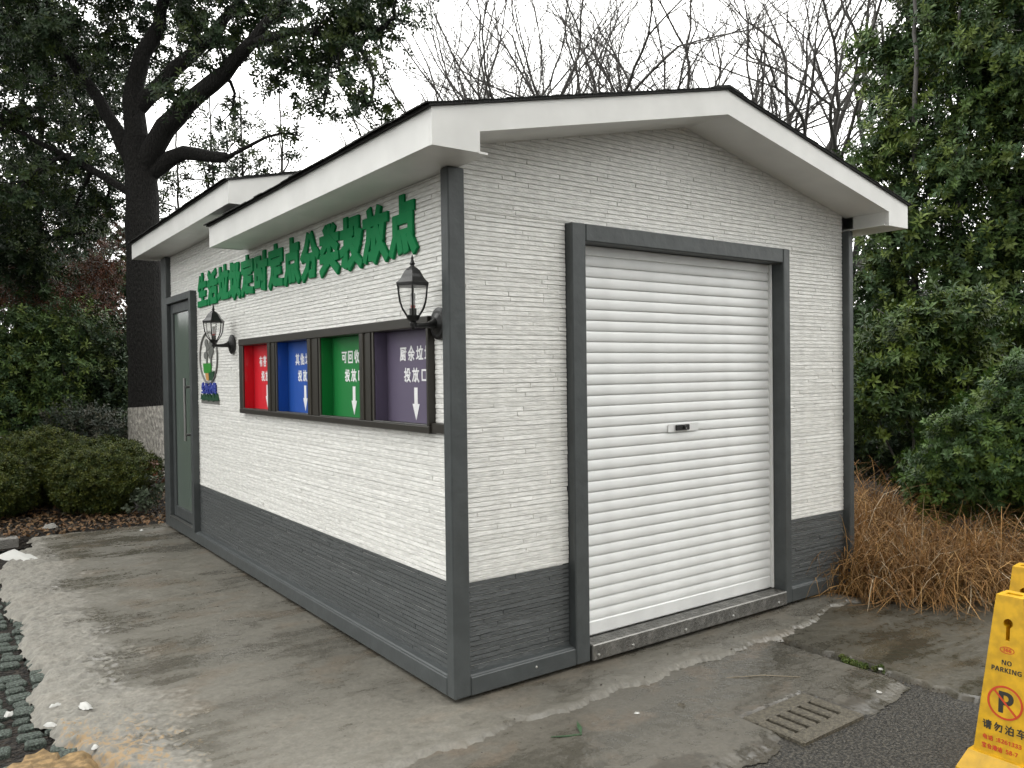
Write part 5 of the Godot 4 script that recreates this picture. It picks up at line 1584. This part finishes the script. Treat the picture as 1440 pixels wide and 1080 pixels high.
func make_floor_signs() -> void:
	var t := thing("floor_sign", "yellow no-parking floor sign in front, its lettered face turned to the kiosk drain", "floor sign", Vector3(1.43, -0.058, 1.80), -PI / 2, "yellow plastic floor signs")
	t.set_meta("base_name", "floor_sign")
	var y: Material = M.yellow_plastic
	var h := 0.70
	var h0 := 0.075
	var rb := 0.108
	var rt := 0.047
	# tapered four-sided body with a slotted top and a keyhole through the face
	var b := MB.new()
	for k in 4:
		var x := Transform3D(Basis(Vector3.UP, k * PI / 2), Vector3.ZERO)
		b.quad(x * Vector3(-rb, h0, rb), x * Vector3(rb, h0, rb), x * Vector3(rt, h, rt), x * Vector3(-rt, h, rt), x.basis * Vector3(0, 0.1, 1))
	b.quad(Vector3(-rt, h, rt), Vector3(rt, h, rt), Vector3(rt, h, -rt), Vector3(-rt, h, -rt), Vector3.UP)
	b.quad(Vector3(-rb, h0, rb), Vector3(rb, h0, rb), Vector3(rb, h0, -rb), Vector3(-rb, h0, -rb), Vector3.DOWN)
	var cm := CSGCombiner3D.new()
	cm.name = "body"
	var body := CSGMesh3D.new()
	body.name = "shell"
	body.mesh = closed(b)
	body.material = y
	cm.add_child(body)
	var tilt := -atan((rb - rt) / (h - h0))
	var at_face := func(yy: float) -> float: return lerpf(rb, rt, (yy - h0) / (h - h0))
	for q in 3:
		var cut: CSGShape3D
		if q == 0:
			var c := CSGCylinder3D.new()
			c.radius = 0.017
			c.height = 0.09
			c.sides = 20
			c.rotation.x = PI / 2
			c.position = Vector3(0, 0.598, at_face.call(0.598))
			cut = c
		elif q == 1:
			var c := CSGBox3D.new()
			c.size = Vector3(0.014, 0.06, 0.09)
			c.position = Vector3(0, 0.563, at_face.call(0.563))
			cut = c
		else:
			var c := CSGBox3D.new()
			c.size = Vector3(0.055, 0.05, 0.026)
			c.position = Vector3(0, h, 0)
			cut = c
		cut.operation = CSGShape3D.OPERATION_SUBTRACTION
		cut.name = "cut"
		if cut is CSGCylinder3D:
			(cut as CSGCylinder3D).material = y
		else:
			(cut as CSGBox3D).material = y
		cm.add_child(cut, true)
	t.add_child(cm)
	# flared foot
	b = MB.new()
	for k in 4:
		var x := Transform3D(Basis(Vector3.UP, k * PI / 2), Vector3.ZERO)
		b.quad(x * Vector3(-0.152, 0, 0.152), x * Vector3(0.152, 0, 0.152), x * Vector3(0.152, 0.018, 0.152), x * Vector3(-0.152, 0.018, 0.152), x.basis * Vector3(0, 0, 1))
		b.quad(x * Vector3(-0.152, 0.018, 0.152), x * Vector3(0.152, 0.018, 0.152), x * Vector3(0.12, 0.092, 0.12), x * Vector3(-0.12, 0.092, 0.12), x.basis * Vector3(0, 0.5, 1))
		b.quad(x * Vector3(-0.12, 0.092, 0.12), x * Vector3(0.12, 0.092, 0.12), x * Vector3(0.1, 0.092, 0.1), x * Vector3(-0.1, 0.092, 0.1), Vector3.UP)
	put(b, "foot", y, t)
	# print on the face
	var pr := func(yy: float) -> Vector3: return Vector3(0, yy, at_face.call(yy) + 0.0008)
	b = MB.new()
	ring(b, 0.026, 0.013, 0.0022)
	put(b, "logo_ring", M.red_print, t).transform = Transform3D(Basis(Vector3(1, 0, 0), tilt), pr.call(0.497))
	text(t, "366", 0.019, pr.call(0.497), M.red_print, tilt)
	text(t, "NO", 0.025, pr.call(0.449), M.black_print, tilt)
	text(t, "PARKING", 0.025, pr.call(0.421), M.black_print, tilt)
	b = MB.new()
	ring(b, 0.063, 0.063, 0.007)
	b.box(Vector3(-0.06, -0.0035, 0), Vector3(0.06, 0.0035, 0.0024), 0.0005, Transform3D(Basis(Vector3(0, 0, 1), -PI / 4), Vector3.ZERO))
	put(b, "prohibition_ring", M.red_print, t).transform = Transform3D(Basis(Vector3(1, 0, 0), tilt), pr.call(0.3))
	text(t, "P", 0.112, pr.call(0.299), M.black_print, tilt)
	for q in [["qing", -0.06], ["wu_not", -0.02], ["bo", 0.02], ["che", 0.06]]:
		var o := put(glyph(q[0], 0.031, 0.034, 0.0042, 0.001, 0.0001), "character", M.black_print, t)
		var pp: Vector3 = pr.call(0.203)
		o.transform = Transform3D(Basis(Vector3(1, 0, 0), tilt), Vector3(q[1], pp.y, pp.z))
	var row := [["dian_power", -0.066], ["hua", -0.046]]
	for q in row:
		var o := put(glyph(q[0], 0.017, 0.019, 0.0026, 0.001, 0.0001), "character", M.red_print, t)
		var pp: Vector3 = pr.call(0.155)
		o.transform = Transform3D(Basis(Vector3(1, 0, 0), tilt), Vector3(q[1], pp.y, pp.z))
	text(t, ":8261333", 0.022, pr.call(0.155) + Vector3(0.018, 0, 0), M.red_print, tilt)
	for q in [["bao", -0.068], ["cang", -0.049], ["qing_clear", -0.030], ["jie", -0.011]]:
		var o := put(glyph(q[0], 0.017, 0.019, 0.0026, 0.001, 0.0001), "character", M.red_print, t)
		var pp: Vector3 = pr.call(0.122)
		o.transform = Transform3D(Basis(Vector3(1, 0, 0), tilt), Vector3(q[1], pp.y, pp.z))
	text(t, "58-7", 0.022, pr.call(0.122) + Vector3(0.03, 0, 0), M.red_print, tilt)
	copy(t, "yellow no-parking floor sign standing farther back, mostly hidden at the right edge", Vector3(1.915, -0.05, 1.655), -PI / 2 + 0.12)

# the same triangles with shared corners, for CSG
func closed(b: MB) -> ArrayMesh:
	var st := SurfaceTool.new()
	st.begin(Mesh.PRIMITIVE_TRIANGLES)
	for i in b.ix:
		st.set_normal(b.n[i])
		st.set_uv(b.t[i])
		st.add_vertex(b.v[i])
	return st.commit()

func ring(b: MB, rx: float, ry: float, w: float) -> void:
	var n := 36
	for i in n:
		var a := TAU * i / n
		var e := TAU * (i + 1) / n
		var p := [Vector3(rx * cos(a), ry * sin(a), 0.0014), Vector3(rx * cos(e), ry * sin(e), 0.0014), Vector3((rx - w) * cos(e), (ry - w) * sin(e), 0.0014), Vector3((rx - w) * cos(a), (ry - w) * sin(a), 0.0014)]
		b.quad(p[0], p[1], p[2], p[3], Vector3(0, 0, 1))
		var z := Vector3(0, 0, 0.0014)
		b.quad(p[0], p[1], p[1] - z, p[0] - z, p[0])
		b.quad(p[3], p[2], p[2] - z, p[3] - z, -p[3])

# ---------------------------------------------------------------- litter
func scrap(label: String, at: Vector3, size: Vector3, sd: int, m: Material, called := "foam_scrap", category := "litter", group := "white scraps on the ground") -> void:
	# a crumpled, closed little sheet
	var r := RandomNumberGenerator.new()
	r.seed = sd
	var b := MB.new()
	var n := 5
	var up := PackedVector3Array()
	var dn := PackedVector3Array()
	for j in n:
		for i in n:
			var u := i / (n - 1.0) * 2.0 - 1.0
			var v := j / (n - 1.0) * 2.0 - 1.0
			var k := 1.0 - 0.3 * absf(u * v) + 0.09 * r.randfn()
			var rim := i == 0 or j == 0 or i == n - 1 or j == n - 1
			var y := size.y * (0.0 if rim else 0.35 + 0.65 * r.randf())
			up.append(Vector3(u * size.x * k, y + 0.002, v * size.z * k))
			dn.append(Vector3(u * size.x * k, -0.002, v * size.z * k))
	b.grid(up, n)
	var o := put(b, called, m)
	o.position = at
	o.rotation.y = r.randf() * TAU
	tag(o, label, category, group)

func make_litter() -> void:
	var w: Material = M.white_scrap
	scrap("white foam scrap on the rough pad edge above the sand", Vector3(-1.39, -0.012, -1.02), Vector3(0.05, 0.02, 0.025), 1, w)
	scrap("white foam scrap where the pavers meet the sand", Vector3(-1.54, -0.03, -0.94), Vector3(0.03, 0.015, 0.016), 2, w)
	scrap("white foam scrap on the green pavers at the left edge", Vector3(-1.68, -0.035, -1.2), Vector3(0.03, 0.02, 0.018), 3, w)
	scrap("small white foam scrap on the pad edge beside the pavers", Vector3(-1.5, -0.015, -1.13), Vector3(0.025, 0.012, 0.012), 4, w)
	scrap("white foam scrap lying on the orange sand", Vector3(-1.42, -0.02, -0.55), Vector3(0.018, 0.012, 0.012), 5, w)
	scrap("white crumpled plastic sheet at the far left corner of the pad", Vector3(-1.36, -0.03, -4.95), Vector3(0.1, 0.05, 0.32), 6, w, "plastic_sheet", "plastic sheet", "")
	scrap("pale stone lying on the leaf litter behind the pad", Vector3(-0.98, 0.0, -6.2), Vector3(0.1, 0.045, 0.07), 7, M.stone_grey, "stone", "stone", "")
	scrap("white scrap on the pad near the door end", Vector3(-0.26, -0.018, -5.5), Vector3(0.03, 0.015, 0.02), 8, w)
	scrap("dark stone on the pavement in front of the shutter", Vector3(0.86, -0.038, 0.61), Vector3(0.02, 0.014, 0.012), 9, M.drain_concrete, "pebble", "pebble", "")
	scrap("white scrap beside the moss in the crack", Vector3(2.0, -0.036, 0.93), Vector3(0.014, 0.01, 0.01), 10, w)
	scrap("white scrap on the pavement right of the drain", Vector3(1.72, -0.04, 1.08), Vector3(0.011, 0.01, 0.014), 11, w)
	scrap("tiny white scrap on the pavement before the shutter frame", Vector3(0.63, -0.036, 0.55), Vector3(0.013, 0.006, 0.01), 12, w)
	# dirt crumbs along the pad's front edge
	var r := RandomNumberGenerator.new()
	r.seed = 31
	var b := MB.new()
	b.box(Vector3(-0.005, -0.003, -0.004), Vector3(0.005, 0.004, 0.004), 0.002)
	var mm := MultiMesh.new()
	mm.transform_format = MultiMesh.TRANSFORM_3D
	mm.use_colors = true
	mm.mesh = b.mesh()
	mm.instance_count = 900
	for i in 900:
		var p: Vector3
		if i < 520:
			var x := r.randf_range(-0.6, 2.0)
			if wob.get_noise_2d(x * 3.0, 90.0) < -0.05:
				x += 0.3
			p = Vector3(x, -0.04, pad_front(x) + absf(r.randfn()) * 0.05 - 0.01)
		elif i < 760:
			var z := r.randf_range(0.4, 1.3)
			p = Vector3(1.99 + r.randfn() * 0.02, -0.048, z)
		else:
			p = Vector3(r.randf_range(-1.6, 3.0), -0.016, r.randf_range(-0.0, 0.3))
			if p.x < 0.0:
				p.z = r.randf_range(-5.0, 0.3)
		mm.set_instance_transform(i, Transform3D(Basis.from_euler(Vector3(r.randf() * 3, r.randf() * 3, r.randf() * 3)).scaled(Vector3.ONE * pow(r.randf(), 3.0) * 0.9 + Vector3.ONE * 0.12), p))
		mm.set_instance_color(i, Color(0.05, 0.042, 0.032) * r.randf_range(0.4, 2.2))
	var o := MultiMeshInstance3D.new()
	o.multimesh = mm
	o.material_override = M.dry_blade
	o.name = "dirt_crumbs"
	add_child(o)
	tag(o, "dark crumbs of dirt along the edge of the new concrete", "dirt")
	kind(o, "stuff")
	# moss in the crack
	var ms := []
	for k in 9:
		ms.append([2.0 + r.randfn() * 0.018, -0.045, 0.70 + 0.03 * k + r.randfn() * 0.014, r.randf_range(0.01, 0.03), 1.0])
	var mo := foliage(self, "moss", ms, spray(33, 7, 0.012, 0.006, 0.008), 60000, [Color(0.07, 0.11, 0.015), Color(0.045, 0.075, 0.012), Color(0.10, 0.12, 0.03)], 33, 0.6, 0.0, -0.4, 0.5)
	tag(mo, "green moss growing in the pavement crack right of the drain", "moss")
	kind(mo, "stuff")
	# fallen green leaf blade and twig
	var lb := MB.new()
	leaf_into(lb, Vector3.ZERO, Vector3(0.5, 0.18, -0.85).normalized(), Vector3.UP, 0.12, 0.022)
	lb.tube(PackedVector3Array([Vector3(0, 0.003, 0), Vector3(-0.06, 0.004, -0.02), Vector3(-0.12, 0.003, -0.06)]), PackedFloat32Array([0.004, 0.004, 0.002]), 5)
	lb.col = Color.WHITE
	var fl := put(lb, "fallen_leaf", mat("fallen_green", lin(0.03, 0.075, 0.03), 0.5))
	fl.position = Vector3(0.29, -0.036, 0.56)
	tag(fl, "green fallen leaf with stalk lying on the pavement before the corner post", "leaf")
	var tw := MB.new()
	tw.tube(PackedVector3Array([Vector3(-0.16, 0, -0.1), Vector3(0, 0.006, 0.0), Vector3(0.14, 0, 0.12)]), PackedFloat32Array([0.0022, 0.003, 0.002]), 5, true)
	var tn := put(tw, "twig", mat("pale_twig", lin(0.26, 0.22, 0.16), 0.8))
	tn.position = Vector3(1.45, -0.036, 0.62)
	tag(tn, "thin pale twig lying on the pavement above the drain", "twig")
	# spilled sand
	b = MB.new()
	var p := PackedVector3Array()
	for j in 40:
		for i in 40:
			var a := TAU * i / 39.0
			var f := j / 39.0
			var rad := 0.3 * (0.75 + 0.4 * wob.get_noise_2d(cos(a) * 1.5, sin(a) * 1.5) + 0.2 * wob.get_noise_2d(cos(a) * 7.0, sin(a) * 7.0 + 9.0))
			var q := Vector3(-1.62 + cos(a) * rad * f, 0, -0.42 + sin(a) * rad * f * 1.15)
			q.y = -0.075 + 0.062 * (1.0 - smooth(0.7, 1.0, f)) + 0.005 * wob.get_noise_2d(q.x * 14.0, q.z * 14.0) + 0.003 * wob.get_noise_2d(q.x * 31.0, q.z * 31.0)
			p.append(q)
	b.grid(p, 40)
	var sp := put(b, "sand_patch", M.sand)
	tag(sp, "orange sand spilled over pavers and pad at the bottom left", "sand")
	kind(sp, "stuff")
